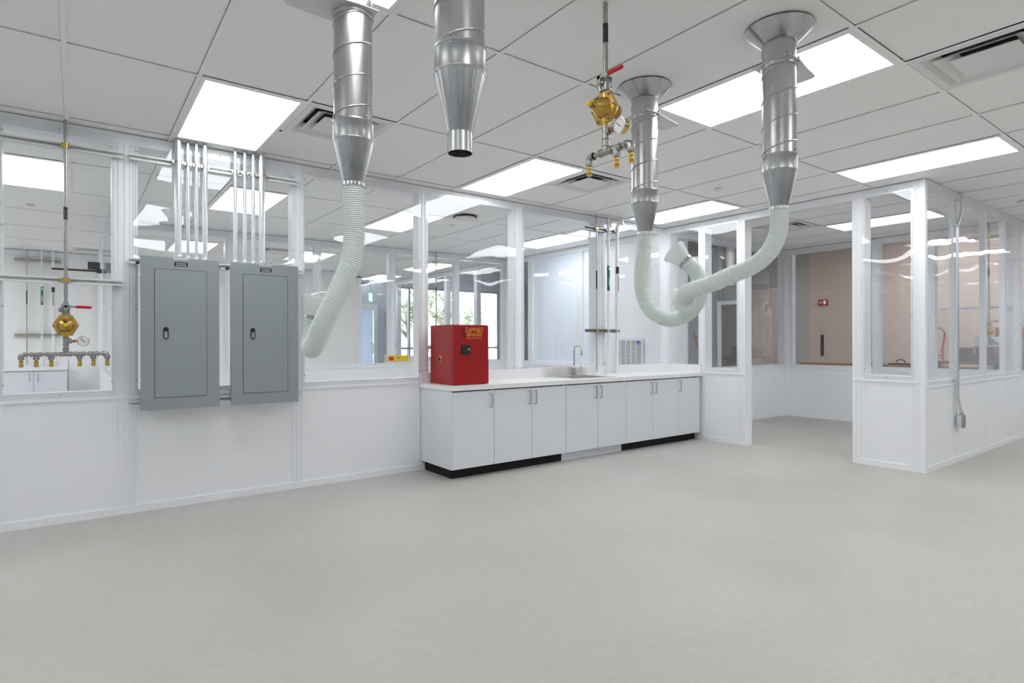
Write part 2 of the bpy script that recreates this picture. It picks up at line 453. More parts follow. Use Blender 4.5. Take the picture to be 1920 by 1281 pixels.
# main wall (left), its panes screwed on the near face
wall('wall_left', 'x', YW, 1, .115, -4.2, 6.45,
     [(-.50, -.385), (.204, .3112), (.3125, .362), (1.455, 1.557), (2.641, 2.745), (3.792, 3.931), (5.027, 5.191), (6.19, 6.435), (-1.75, -1.63), (-2.95, -2.83)],
     [(-.402, .222), (.335, 1.475), (1.537, 2.665), (2.72, 3.815), (3.90, 5.055), (5.165, 6.215), (-1.65, -.475)])
# right wall: window, doorway, window
wall('wall_right', 'y', XB, 1, .14, 2.0895, YW-.001,
     [(3.857, 3.965), (4.40, 4.50), (4.93, 5.028), (2.551, 2.671), (2.0895, 2.152)],
     [(3.94, 4.42), (4.48, 4.965), (2.128, 2.572)], gaps=[(2.671, 3.857)])
# side wall of the booth, towards the aisle on the right
wall('wall_side', 'x', YR, 1, .055, XB-.0015, 14,
     [(XB-.0015, 6.372), (7.13, 7.18), (8.09, 8.14), (8.84, 8.90), (9.42, 9.56), (10.6, 10.66), (11.8, 11.86), (13, 13.06)],
     [(6.385, 9.47), (9.5, 11.8)], zs=.80)
# booth rear walls
wall('wall_rear', 'y', 9.45, 1, .11, 2.09, 5.03,
     [(2.09, 2.2), (2.93, 3.03), (4.92, 5.03), (3.62, 3.72)], [(2.14, 2.97), (2.99, 3.66), (3.69, 4.96)], zs=.80, screws=False)
wall('wall_booth', 'x', YW+.001, 1, .113, 6.44, 9.56,
     [(6.72, 6.83), (9.40, 9.56)], [(6.78, 9.44)], zs=.80, solid=[(6.44, 6.72, .8, 2.66)], screws=False)
# wall between booth row and hall, beyond the main wall
wall('wall_hall', 'y', 6.40, 1, .10, 5.15, 14.1,
     [(5.15, 5.25), (6.70, 6.86), (7.96, 8.08), (8.56, 8.66), (9.72, 9.83), (10.9, 11.01), (12.1, 12.2), (13.3, 13.4)],
     [(8.6, 9.8), (9.78, 10.95), (10.96, 12.15), (12.15, 13.35)], solid=[(5.15, 6.32, .8, 2.66)], screws=False)
fw = MB().box(6.43, 6.44, 6.30, 7.97, .86, 2.70)
obj('daylit_film', fw, M['daylit'], kind='structure', smooth=0)  # opaque sheet in the openings, coloured as if daylit from beyond
# second partition, parallel to the main wall
wall('wall_middle', 'x', 8.66, 1, .10, .36, 6.40,
     [(.36, .45), (1.62, 1.72), (2.83, 2.93), (4.02, 4.13), (5.24, 5.34), (6.28, 6.39)],
     [(.42, 1.66), (1.69, 2.88), (2.90, 4.06), (4.10, 5.28), (5.31, 6.32)], screws=False)
# partition between the left bay and the next bay
wall('wall_bay', 'y', .30, 1, .06, 5.15, 12.3,
     [(5.15, 5.22), (6.35, 6.43), (7.55, 7.63), (8.66, 8.75), (9.9, 10.02), (11.1, 11.2), (12.2, 12.3)],
     [(5.2, 6.4), (6.4, 7.6), (7.6, 8.7), (8.72, 9.95)], gaps=[(10.02, 11.1)], screws=False)
# closed far wall of the bays
obj('wall_far', MB().box(-4.3, 5.05, 12.34, 12.44, 0, H), M['baywall'], kind='structure')
obj('trim_2', MB().box(-4.3, 5.06, 12.325, 12.345, 0, .08).box(4.94, 5.06, 12.32, 12.345, .08, H-.06).box(-4.3, 5.06, 12.32, 12.345, H-.09, H-.004)
    .box(-.10, .01, 12.325, 12.345, .08, H-.09).box(1.15, 1.25, 12.325, 12.345, .08, H-.09).box(2.4, 2.5, 12.325, 12.345, .08, H-.09).box(3.65, 3.75, 12.325, 12.345, .08, H-.09), M['frame'], kind='structure', smooth=0)
# room walls out of frame
obj('wall_back', MB().box(-4.5, 14.2, -7.3, -7.2, 0, H+.2), M['panel'], kind='structure')
obj('wall_west', MB().box(-4.5, -4.4, -7.2, 14.2, 0, H+.2), M['panel'], kind='structure')
obj('wall_east', MB().box(14.0, 14.1, -7.2, 2.1, 0, H+.2), M['panel'], kind='structure')
obj('wall_upper', MB().box(6.40, 6.46, 5.14, 14.1, H, 4.25).box(6.46, 9.56, 5.10, 5.14, H, 4.25).box(9.52, 9.56, 2.1, 5.10, H, 4.25).box(9.56, 14, 2.06, 2.1, H, 4.25).box(-4.4, 6.46, 14.06, 14.1, H, 4.25), M['hallgrey'], kind='structure', smooth=0)
# hall shell
obj('wall_hall_right', MB().box(16.5, 16.6, 8.1, 16.6, 0, 4.25), M['hallgrey'], kind='structure')
obj('wall_hall_right', MB().box(16.5, 16.6, -4.2, 8.1, 0, 4.25), M['hallbrown'], kind='structure')
obj('wall_hall_near', MB().box(14.1, 16.6, -4.3, -4.2, 0, 4.25), M['hallbrown'], kind='structure')
tag(obj('screen_panel', MB().box(16.3, 16.36, 8.62, 9.72, 0, 2.78), M['hallpink']), 'pinkish panel standing against the grey hall wall behind the booth doorway', 'panel')
# far end of the hall: wall with door and glazing
fe = MB().box(6.46, 6.52, 16.5, 16.6, 0, 4.25).box(6.52, 7.28, 16.5, 16.6, 2.35, 4.25).box(7.28, 8.0, 16.5, 16.6, 0, 4.25).box(8.0, 11.75, 16.5, 16.6, 2.95, 4.25).box(11.75, 16.6, 16.5, 16.6, 0, 4.25).box(8.0, 11.75, 16.5, 16.6, 0, .12)
obj('wall_hall_end', fe, M['bwall'], kind='structure', smooth=0)
obj('wall_north', MB().box(-4.5, 6.46, 16.5, 16.6, 0, H+.2).box(-4.4, 6.46, 14.1, 16.5, H+.1, H+.2), M['bwall'], kind='structure', smooth=0)
gf = MB()
for x in (8.0, 8.31, 11.69): gf.box(x, x+.06, 16.49, 16.61, .12, 2.95)
for z in (.12, 1.0, 2.89): gf.box(8.0, 11.75, 16.5, 16.6, z, z+.06)
wn = obj('window_%d' % (WIN[0]+1), gf, M['alu'], kind='structure', smooth=0)
obj('pane', MB().box(8.0, 11.75, 16.54, 16.548, .12, 2.95), M['glass'], wn, smooth=0)
# glazed far door
df = MB()
for a in ((6.52, 6.64, 0, 2.35), (7.16, 7.28, 0, 2.35), (6.64, 7.16, 2.2, 2.35), (6.64, 7.16, 0, .25)): df.box(a[0], a[1], 16.48, 16.58, a[2], a[3])
d1 = obj('door_1', df, M['frame'], kind='structure', smooth=0)
obj('pane', MB().box(6.64, 7.16, 16.53, 16.54, .25, 2.2), M['glass'], d1, smooth=0)
obj('door_handle', MB().cyl((7.12, 16.46, .9), (7.12, 16.46, 1.2), .015), M['alu'], d1)
# brown hall door
dh = MB().box(16.40, 16.5, 9.90, 10.04, 0, 2.5).box(16.40, 16.5, 10.84, 10.98, 0, 2.5).box(16.40, 16.5, 10.04, 10.84, 2.38, 2.5)
d2 = obj('door_2', dh, M['frame'], kind='structure', smooth=0)
dl_ = obj('door_leaf', MB().box(16.44, 16.48, 10.05, 10.83, 0.005, 2.37).box(16.43, 16.44, 10.15, 10.73, .2, 1.0).box(16.43, 16.44, 10.15, 10.73, 1.15, 2.25), M['doorbrown'], d2, smooth=0)
obj('door_handle', MB().cyl((16.40, 10.14, 1.02), (16.40, 10.14, 1.12), .015).cyl((16.40, 10.14, 1.07), (16.44, 10.14, 1.07), .012), M['alu'], dl_)
sh = MB()
for k in range(20): sh.box(16.42, 16.46, 11.35, 15.2, k*.19+.008, k*.19+.18)
sh.box(16.46, 16.5, 11.35, 15.2, 0, 3.8)
d3 = obj('door_3', sh, M['shutter'], kind='structure', smooth=0)

# outside
obj('wall_porch', MB().box(5.4, 7.9, 18.2, 18.3, 0, 2.9).box(5.4, 7.9, 16.6, 18.3, 2.6, 2.7).box(7.85, 7.9, 16.6, 18.2, 0, 2.6), M['bwall'], kind='structure', smooth=0)
obj('floor_outside', MB().box(-30, 60, 17.2, 80, -.2, -.05), M['ground'], kind='structure')
def tree(label, x, y, h, r, n):
    t = thing('tree', label, 'tree', (x, y, -.05), 0, 'trees outside the far windows')
    tr = MB().tube([(0, 0, 0), (.05, .02, h*.35), (-.06, .05, h*.6), (0, 0, h*.85)], [.085, .07, .05, .02], 10)
    for k in range(7):
        a = random.uniform(0, 6.3); z = h*random.uniform(.35, .7); rr = r*random.uniform(.5, .8)
        tr.tube([(0, 0, z), (rr*.5*math.cos(a), rr*.5*math.sin(a), z+h*.1), (rr*math.cos(a), rr*math.sin(a), z+h*.16)], [.05, .03, .012], 6)
    obj('trunk', tr, M['bark'], t)
    lf = MB()
    cl = [(random.uniform(-1, 1)*r*.8, random.uniform(-1, 1)*r*.8, h*random.uniform(.42, .98)) for _ in range(16)]
    for k in range(n):
        c = random.choice(cl); p = Vector(c)+Vector((random.gauss(0, .3), random.gauss(0, .3), random.gauss(0, .26)))*r*.45
        a = Vector((random.uniform(-1, 1), random.uniform(-1, 1), random.uniform(-1, 1))).normalized(); b = a.orthogonal().normalized(); s = random.uniform(.05, .10)
        lf.add([p-a*s, p+b*s*.5, p+a*s, p-b*s*.5], [(0, 1, 2, 3)])
    lf_o = obj('foliage', lf, M['leaf'], t, smooth=0)
tree('leafy tree outside the far windows, left of the narrow posts', 10.3, 20.5, 3.8, 1.35, 2000)
tree('leafy tree outside the far windows, above the red cabinet', 12.6, 21.5, 4.2, 1.6, 2600)
tree('slim tree outside the far windows left of the red cabinet', 9.7, 23.0, 4.2, 1.3, 1600)

# ------------------------------------------------------------------ strut channels
def strut(label, a, b, z, y=YW, mat='strut', axis='x', side=-1, hh=.0205):
    """a U channel along x (or y) fixed on a wall face, slot towards the room"""
    t = MB(); L = b-a
    prof = [(0, -hh), (.041, -hh), (.041, -.010), (.036, -.010), (.036, -hh+.004), (.004, -hh+.004), (.004, hh-.004), (.036, hh-.004), (.036, .010), (.041, .010), (.041, hh), (0, hh)]
    if axis == 'x':
        t.prism(prof, (0, 0, 0), (0, side, 0), (0, 0, 1), (1, 0, 0), L); loc = (a, y, z)
    else:
        t.prism(prof, (0, 0, 0), (side, 0, 0), (0, 0, 1), (0, 1, 0), L); loc = (y, a, z)
    return tag(obj('strut_channel', t, M[mat], loc=loc, smooth=0), label, 'strut channel', 'strut channels on the walls')
YF = YW-.0068
strut('white strut channel across the top of the leftmost window, crossed by the gas pipe', -.62, .279, 2.571, YF)
strut('white strut channel across the middle of the leftmost window above the red valve handle', -.62, .268, 1.659, YF)
strut('white strut channel clamping the row of conduits near the ceiling', .31, 1.49, 2.573, YF)
strut('white strut channel behind the tops of the grey electrical panels', .305, 1.535, 1.826, YF)
strut('white strut channel behind the bottoms of the grey electrical panels', .30, 1.535, .795, YF)
strut('grey metal strut channel behind the pipes near the ceiling over the sink', 4.84, 5.40, 2.584, YF, 'galvdull')
strut('grey metal strut channel behind the pipes just above the sink', 4.84, 5.40, 1.364, YF, 'galvdull')

# ------------------------------------------------------------------ electrical panels
def rrect(w, h, r, n=5):
    pts = []
    for cx, cz, a0 in ((w/2-r, h/2-r, 0), (-w/2+r, h/2-r, 90), (-w/2+r, -h/2+r, 180), (w/2-r, -h/2+r, 270)):
        for k in range(n+1):
            a = math.radians(a0+90*k/n); pts.append((cx+r*math.cos(a), cz+r*math.sin(a)))
    return pts
def epanel(label, x0):
    t = thing('electrical_panel', label, 'electrical panel', (x0+.2525, 4.85, 1.302), 0, 'grey electrical panels')
    X, Z, F = (1, 0, 0), (0, 0, 1), (0, -1, 0)
    obj('box', MB().box(-.235, .235, .012, .132, -.53, .53), M['greypanel'], t, bevel=.003)
    obj('cover', MB().box(-.2525, .2525, 0, .012, -.55, .55), M['greypanel'], t, bevel=.002)
    obj('door_seam', MB().prism(rrect(.337, .926, .012), (0, 0, 0), X, Z, F, .0012), M['gap'], t)
    d = obj('door', MB().prism(rrect(.331, .920, .010), (0, -.0004, 0), X, Z, F, .0032), M['greypanel'], t, smooth=30)
    l = obj('latch', MB().prism(rrect(.034, .088, .017, 8), (-.098, -.0034, 0), X, Z, F, .004), M['black'], t)
    obj('latch_slide', MB().box(-.109, -.087, -.012, -.0072, -.034, .012), M['chrome'], l, smooth=0)
    nl = obj('nameplate', MB().box(-.043, .043, -.0018, 0, .488, .517), M['black'], t, smooth=0)
    pr = MB()
    for k, ln in enumerate(((-.03, -.012, .004, .022), (-.024, .002, .012, .027))):
        zz = .507-k*.012
        for q in range(6):
            a = -.032+q*.011+k*.002; pr.box(a, a+.007, -.0024, -.0016, zz-.0025, zz+.0025)
    obj('print', pr, M['white'], nl, smooth=0)
    obj('label_strip', MB().box(-.049, .049, -.0014, 0, .535, .546), M['greyprint'] if False else M['conduit'], t, smooth=0)
    for s in (-1, 1):
        obj('bolt', MB().lathe((s*.262, .10, .505), (0, -1, 0), [(0, .012), (.02, .012), (.024, .008)], 8), M['black'], t)
    return t
epanel('grey electrical panel on the left, under the four left conduits', .362)
epanel('grey electrical panel on the right, next to the bent hose', .948)

# conduits
CD = [(.609, .0235, 'thick conduit, leftmost over the left electrical panel'), (.675, .0125, 'thin conduit beside the leftmost thick conduit'),
      (.732, .0125, 'thin conduit, third from left over the left electrical panel'), (.790, .0165, 'medium conduit, rightmost over the left electrical panel'),
      (1.003, .0140, 'thin conduit, leftmost over the right electrical panel'), (1.073, .0140, 'thin conduit, second over the right electrical panel'),
      (1.136, .0135, 'thin conduit next to the thick one over the right electrical panel'), (1.198, .0245, 'thick conduit, rightmost over the right electrical panel')]
for x, r, lab in CD:
    y = 4.982-r-.003
    t = thing('conduit', 'galvanised '+lab, 'conduit', (x, y, 1.8335), 0, 'vertical electrical conduits')
    obj('tube', MB().cyl((0, 0, .02), (0, 0, H-1.832), r, 20), M['conduit'], t)
    obj('connector', MB().lathe((0, 0, 0), (0, 0, 1), [(0, r*1.25), (.014, r*1.3), (.018, r*1.16), (.045, r*1.16), (.05, r)], 20), M['conduit'], t)
    obj('connector_screw', MB().lathe((r*.6, -r*1.05, .032), (.3, -1, 0), [(0, .005), (.008, .005)], 8), M['galvdull'], t)
    st = MB().lathe((0, 0, 2.573-1.832), (0, 0, 1), [(-.012, r+.0005), (-.012, r+.0025), (.012, r+.0025), (.012, r+.0005)], 20, False)
    st.box(r, r+.012, -.006, .002, 2.573-1.832-.012, 2.573-1.832+.012).box(-r-.012, -r, -.006, .002, 2.573-1.832-.012, 2.573-1.832+.012)
    obj('strap', st, M['galvdull'], t)

# ------------------------------------------------------------------ gas regulator drops
def gas_drop(label, loc, rotz, drops, pipe_top, clamps=(), short=False):
    """local frame: origin at the regulator centre, front = -y, manifold along x"""
    t = thing('gas_drop', label, 'gas regulator', loc, rotz, 'brass gas regulators on steel drop pipes')
    Zt = pipe_top-loc[2]
    obj('drop_pipe', MB().cyl((0, 0, .15), (0, 0, Zt), .0107, 14), M['steel'], t)
    lbz = 2.11-loc[2] if not short else Zt-.16+.0
    if short: lbz = .335
    lb = obj('pipe_label', MB().lathe((0, 0, lbz), (0, 0, 1), [(-.042, .0112), (-.042, .0122), (.042, .0122), (.042, .0112)], 14, False), M['black'], t)
    pr = MB()
    for k in range(8): pr.add([(math.sin(a)*.0126, -math.cos(a)*.0126, lbz+z) for a, z in ((-.6, -.034+k*.0075), (.6, -.034+k*.0075), (.6, -.0305+k*.0075), (-.6, -.0305+k*.0075))], [(0, 1, 2, 3)])
    obj('print', pr, M['white'], lb, smooth=0)
    for cz in clamps:
        z = cz-loc[2]
        obj('pipe_clamp', MB().lathe((0, 0, z), (0, 0, 1), [(-.016, .011), (-.016, .0155), (.016, .0155), (.016, .011)], 14, False).box(.012, .024, -.008, .008, z-.016, z+.016).box(-.024, -.012, -.008, .008, z-.016, z+.016).cyl((-.03, -.004, z), (.03, -.004, z), .004, 8), M['goldzinc'], t)
    # ball valve
    v = MB().lathe((0, 0, .062), (0, 0, 1), [(0, .017), (.012, .017), (.012, .026), (.022, .028), (.022, .021), (.045, .027), (.068, .021), (.068, .028), (.078, .026), (.078, .017), (.095, .016)], 10)
    for a in range(4):
        x, y = .025*math.cos(PI/4+a*PI/2), .025*math.sin(PI/4+a*PI/2)
        v.cyl((x, y, .076), (x, y, .14), .005, 8)
    v.lathe((0, 0, .107), (-1, 0, 0), [(.01, .018), (.036, .018), (.040, .012)], 10).lathe((0, 0, .107), (0, -1, 0), [(.015, .014), (.034, .014), (.036, .009), (.044, .006)], 10)
    obj('ball_valve', v, M['steel'], t, smooth=30)
    hl = obj('valve_handle', MB().box(-.008, .062, -.046, -.041, .118, .134).box(-.012, .010, -.046, -.041, .098, .134), M['steel'], t, bevel=.001)
    gp = MB().tube([(.055, -.0435, .126), (.064, -.0435, .126), (.125, -.0435, .1245), (.139, -.0435, .124), (.143, -.0435, .124)], [.0075, .0098, .0098, .0085, .003], 12)
    obj('handle_grip', gp, M['red'], hl, label='red rubber handle grip')
    # regulator: hexagonal flange, back dome, front bonnet
    hx = [(.074, 0), (.037, .070), (-.037, .070), (-.074, 0), (-.037, -.070), (.037, -.070)]
    hx2 = [(a*.9, b*.9) for a, b in hx]
    rg = MB().prism(hx, (0, -.016, 0), (1, 0, 0), (0, 0, 1), (0, 1, 0), .014).prism(hx2, (0, -.002, 0), (1, 0, 0), (0, 0, 1), (0, 1, 0), .012)
    rg.lathe((0, .008, 0), (0, 1, 0), [(0, .056), (.014, .052), (.03, .036), (.046, .026), (.062, .026), (.066, .02)], 20)
    rg.lathe((0, 0, -.08), (0, 0, 1), [(0, .016), (.03, .019), (.13, .019), (.16, .016)], 14)
    obj('regulator_body', rg, M['brass'], t, bevel=.002)
    obj('bonnet', MB().lathe((0, -.016, 0), (0, -1, 0), [(0, .047), (.006, .044), (.03, .037), (.05, .026), (.060, .018), (.075, .016)], 24), M['brass'], t)
    bb = [(math.radians(60*k), .064) for k in range(6)]
    for a, r in bb:
        obj('bolt', MB().lathe((r*math.cos(a), -.016, r*math.sin(a)*.98), (0, -1, 0), [(0, .0085), (.003, .0085), (.003, .006), (.010, .006), (.012, .003)], 6), M['steel'], t, smooth=20)
    obj('label_band', MB().box(-.012, .012, -.066, -.05, .002, .03).box(-.012, .012, -.088, -.07, -.016, .012), M['black'], t, bevel=.002)
    obj('adjusting_knob', MB().lathe((0, -.086, -.002), (0, -1, 0), [(0, .007), (.008, .007), (.01, .012), (.022, .011), (.026, .006)], 12), M['yellow'], t, label='small yellow adjusting knob')
    obj('outlet_ring', MB().lathe((0, .06, 0), (0, 1, 0), [(0, .026), (.004, .03), (.012, .03), (.016, .02)], 18), M['copper'], t)
    # tee with gauge
    te = MB().lathe((0, 0, -.158), (0, 0, 1), [(0, .0165), (.012, .0165), (.012, .014), (.02, .014), (.02, .0185), (.03, .0185), (.03, .0165), (.068, .0165), (.068, .0185), (.078, .0185), (.078, .013), (.095, .013)], 14)
    te.lathe((0, 0, -.105), (1, 0, 0), [(0, .0155), (.02, .0155), (.02, .018), (.032, .018), (.032, .01)], 14)
    obj('tee_fitting', te, M['steel'], t)
    obj('gauge_nipple', MB().lathe((.030, 0, -.105), (1, 0, 0), [(0, .009), (.012, .009), (.012, .0125), (.02, .0125), (.02, .008), (.032, .008)], 10), M['copper'], t)
    g = obj('pressure_gauge', MB().lathe((.095, .016, -.105), (0, -1, 0), [(0, .03), (.002, .033), (.026, .033)], 28), M['brassfit'], t)
    obj('bezel', MB().lathe((.095, .016, -.105), (0, -1, 0), [(.025, .0335), (.026, .0355), (.033, .0355), (.0335, .0315)], 28, False), M['chrome'], g)
    dl = obj('dial', MB().lathe((.095, -.0155, -.105), (0, -1, 0), [(0, .031), (.001, .031)], 28), M['white'], g, smooth=0)
    nd = MB()
    dvec = Vector((.7, 0, -.7)); nv = Vector((.7, 0, .7)); c = Vector((.095, -.0172, -.105))
    nd.add([c-dvec*.024+nv*.0012, c-dvec*.024-nv*.0012, c+dvec*.012-nv*.002, c+dvec*.012+nv*.002], [(0, 1, 2, 3)])
    for k in range(11):
        a = math.radians(225-27*k); d2 = Vector((math.cos(a), 0, math.sin(a))); n2 = Vector((-math.sin(a), 0, math.cos(a)))
        nd.add([c+d2*.023+n2*.0006, c+d2*.023-n2*.0006, c+d2*.028-n2*.0006, c+d2*.028+n2*.0006], [(0, 1, 2, 3)])
    obj('needle', nd, M['black'], g, smooth=0)
    # manifold
    zM = -.193
    ct = MB().cyl((-.034, 0, zM), (.034, 0, zM), .0165, 14).lathe((0, 0, zM), (0, 0, 1), [(.005, .0155), (.024, .0155), (.024, .019), (.036, .019), (.036, .012)], 14)
    for s in (-1, 1): ct.lathe((0, 0, zM), (s, 0, 0), [(.026, .0185), (.036, .0185), (.036, .0145)], 14)
    obj('manifold_tee', ct, M['steel'], t)
    ends = (min(drops), max(drops))
    obj('manifold_nipple', MB().cyl((ends[0]+.012, 0, zM), (ends[1]-.012, 0, zM), .0105, 12), M['steel'], t)
    for x in drops:
        m = MB()
        if x in ends:
            s = 1 if x == ends[0] else -1
            path = [(x+s*.03, 0, zM), (x+s*.016, 0, zM), (x+s*.006, 0, zM-.003), (x, 0, zM-.010), (x, 0, zM-.03)]
            m.tube(path, .0160, 14).lathe((x, 0, zM), (s, 0, 0), [(.02, .0185), (.03, .0185), (.03, .012)], 14)
        else:
            m.cyl((x-.030, 0, zM), (x+.030, 0, zM), .0158, 14)
            for s in (-1, 1): m.lathe((x, 0, zM), (s, 0, 0), [(.022, .0182), (.031, .0182), (.031, .011)], 14)
            m.cyl((x, 0, zM), (x, 0, zM-.03), .0155, 14)
        m.lathe((x, 0, zM), (0, 0, -1), [(.022, .0182), (.031, .0182), (.031, .0165), (.037, .0165), (.037, .009), (.046, .009)], 14)
        e = obj('outlet_fitting', m, M['steel'], t)
        obj('brass_coupling', MB().lathe((x, 0, zM-.042), (0, 0, -1), [(0, .009), (.004, .0125), (.014, .0125), (.016, .0115), (.019, .0115), (.021, .0132), (.035, .0132), (.037, .012), (.042, .012), (.044, .0085)], 12), M['brassfit'], e)
    return t
gas_drop('brass gas regulator with six brass outlets on the wall at the far left', (-.056, 4.965, 1.352), 0, [-.232, -.155, -.077, .075, .151, .230], H, (2.571, 1.659))
gas_drop('brass gas regulator with three outlets hanging from the ceiling', (1.894, 1.83, 2.275), -PI/2, [-.104, .065, .148], H, (), True)
gas_drop('brass gas regulator seen at an angle inside the right hand booth', (9.375, 2.32, 1.352), -PI/2, [-.15, -.075, .075, .15], H, (2.571, 1.659))
gas_drop('gas drop pipe with brass clamps behind the red cabinet, on the second glass wall', (4.84, 8.59, 1.352), 0, [-.155, -.077, .075, .151], H, (2.571, 1.659))
for z, lab in ((1.659, 'middle'), (2.571, 'upper')):
    strut('white strut channel inside the right hand booth, %s one behind the angled regulator' % lab, 2.10, 2.86, z, 9.443, axis='y')
    strut('short white strut channel behind the gas drop pipe beyond the red cabinet, %s one' % lab, 4.80, 4.89, z, 8.652)

# ------------------------------------------------------------------ exhaust ducts with hoses
def helix(r, z0, z1, pitch, ph, tr):
    pts = []; n = int((z0-z1)/pitch*40)
    for k in range(n+1):
        a = ph-2*PI*k/40; pts.append((r*math.cos(a), r*math.sin(a), z0-pitch*k/40))
    return MB().tube(pts, tr, 6)
def duct(label, x, y, plate, ph, hose=None, hood=None, hs=1.):
    t = thing('exhaust_duct', label, 'exhaust duct', (x, y, H), 0, 'spiral metal exhaust ducts')
    R = .0765
    obj('duct_tube', MB().lathe((0, 0, -.001), (0, 0, -1), [(0, R), (.62, R)], 48), M['galv'], t)
    obj('spiral_seam', helix(R+.0008, -.02, -.612, .125, ph, .0034), M['galv'], t)
    cn = MB().lathe((0, 0, 0), (0, 0, -1), [(.001, .156), (.003, .157), (.004, .154), (.072, .084), (.074, R+.001), (.070, R+.001), (.001, .150)], 40, False)
    co = obj('ceiling_collar', cn, M['galv'], t)
    a = ph+2.4; dr = Vector((math.cos(a), math.sin(a), 0))
    sx = Vector((-math.sin(a), math.cos(a), 0))
    sm_ = MB(); p0 = dr*.155+Vector((0, 0, -.004)); p1 = dr*.083+Vector((0, 0, -.073))
    nn = (p1-p0).cross(sx).normalized()*.004
    sm_.add([p0-sx*.008-nn, p0+sx*.008-nn, p1+sx*.006-nn, p1-sx*.006-nn, p0-sx*.008+nn, p0+sx*.008+nn, p1+sx*.006+nn, p1-sx*.006+nn], [(0, 1, 2, 3), (7, 6, 5, 4), (0, 4, 5, 1), (1, 5, 6, 2), (2, 6, 7, 3), (3, 7, 4, 0)])
    obj('seam', sm_, M['galvdull'], co, smooth=0)
    # blast gate plate
    pl = MB().prism(plate, (0, 0, -.174), (1, 0, 0), (0, 1, 0), (0, 0, -1), .003)
    po = obj('damper_plate', pl, M['plate'], t, bevel=.0008)
    n = len(plate)
    for k in (1, 2):
        q = plate[k]; obj('plate_screw', MB().lathe((q[0]*.93, q[1]*.9, -.169), (0, 0, 1), [(-.012, .006), (.006, .007), (.012, .004)], 8), M['galvdull'], po)
    obj('gate_ring', MB().lathe((0, 0, -.165), (0, 0, -1), [(0, R+.001), (0, R+.006), (.022, R+.006), (.03, R+.002), (.03, R+.0005)], 40, False), M['galv'], t)
    obj('coupling', MB().lathe((0, 0, -.612), (0, 0, -1), [(0, R+.0005), (0, R+.005), (.006, R+.006), (.010, R+.0032), (.076, R+.0032), (.078, R+.005), (.082, R+.004), (.084, R+.001)], 48), M['galv'], t)
    for k in range(3):
        aa = ph+k*2.1+.3
        obj('screw', MB().lathe((math.cos(aa)*(R+.002), math.sin(aa)*(R+.002), -.628), (math.cos(aa), math.sin(aa), 0), [(0, .005), (.004, .004), (.005, .002)], 8), M['galvdull'], t)
        obj('screw', MB().lathe((math.cos(aa)*R, math.sin(aa)*R, -.600), (math.cos(aa), math.sin(aa), 0), [(0, .005), (.004, .004), (.005, .002)], 8), M['galvdull'], t)
    # crimped reducer
    nseg = 72; prof = [(.690, R+.003), (.700, R+.001), (.862, .0405), (.868, .039)]
    rd = MB(); vs = []; fs = []
    for d, r in prof:
        for j in range(nseg):
            rr = r*(1-(.012 if j % 2 else 0)*(1 if .69 < d < .865 else .2)); aa = 2*PI*j/nseg
            vs.append((rr*math.cos(aa), rr*math.sin(aa), -d))
    for i in range(len(prof)-1):
        for j in range(nseg): fs.append((i*nseg+j, i*nseg+(j+1) % nseg, (i+1)*nseg+(j+1) % nseg, (i+1)*nseg+j))
    rd.add(vs, fs)
    obj('reducer', rd, M['galv'], t, smooth=12)
    if hose is None:
        obj('outlet_tube', MB().lathe((0, 0, -.860), (0, 0, -1), [(0, .0385), (.068, .0385), (.069, .0385), (.069, .0365), (.0, .0365)], 36, False), M['galv'], t)
        obj('outlet_inside', MB().lathe((0, 0, -.862), (0, 0, -1), [(0, .0364), (.001, .0364)], 24), M['dark'], t)
        return t
    o = Vector((x, y, H)); path = spline([Vector(p)-o for p in hose], .0022); rads = []
    for k in range(len(path)): rads.append(.0413+.0017*math.sin(2*PI*k/4.0+.4))
    ho = obj('hose', MB().tube(path, rads, 28), M['hose'], t, smooth=60)
    obj('hose_clamp', MB().lathe((0, 0, -.858), (0, 0, -1), [(0, .0435), (.0, .0445), (.014, .0445), (.014, .0435)], 32, False).box(.040, .056, -.008, .008, -.874, -.857), M['chrome'], t)
    if hood:
        e = path[-1]; d = (path[-1]-path[-8]).normalized() if hood is True else Vector(hood).normalized()
        hb = e-d*.012
        obj('hood', MB().lathe(hb, d, [(q_*hs, .0425+(r_-.0425)*hs) for q_, r_ in ((0, .0425), (.02, .0435), (.028, .047), (.075, .063), (.092, .0705), (.098, .070), (.096, .068), (.074, .060), (.02, .041), (.0, .040))], 32), M['hood'], t)
        obj('hood_clamp', MB().lathe(hb-d*.004, d, [(0, .043), (0, .0455), (.012, .0455), (.012, .043)], 32, False), M['chrome'], t)
    return t
plA = [(-.088, .095), (-.088, -.095), (.02, -.095), (.11, -.075), (.245, -.055), (.265, -.035), (.265, .05), (.245, .07), (.02, .098)]
plB = [(.07, -.10), (.07, .072), (.0, .085), (-.10, .085), (-.24, .075), (-.262, .05), (-.262, -.05), (-.24, -.07), (-.02, -.10)]
duct('spiral metal duct with pale hose, on the left beside the electrical panels', .908, 2.293, plB, .6,
     [(.908, 2.293, 1.876), (.909, 2.292, 1.79), (.911, 2.291, 1.68), (.894, 2.291, 1.565), (.861, 2.304, 1.467), (.829, 2.325, 1.381), (.803, 2.372, 1.295), (.800, 2.432, 1.240), (.808, 2.510, 1.210), (.829, 2.589, 1.226), (.853, 2.634, 1.293), (.861, 2.628, 1.356)],
     (.20, -.15, 1))
duct('spiral metal duct with open lower end and no hose, top centre', .945, 1.527, plB, 1.4)
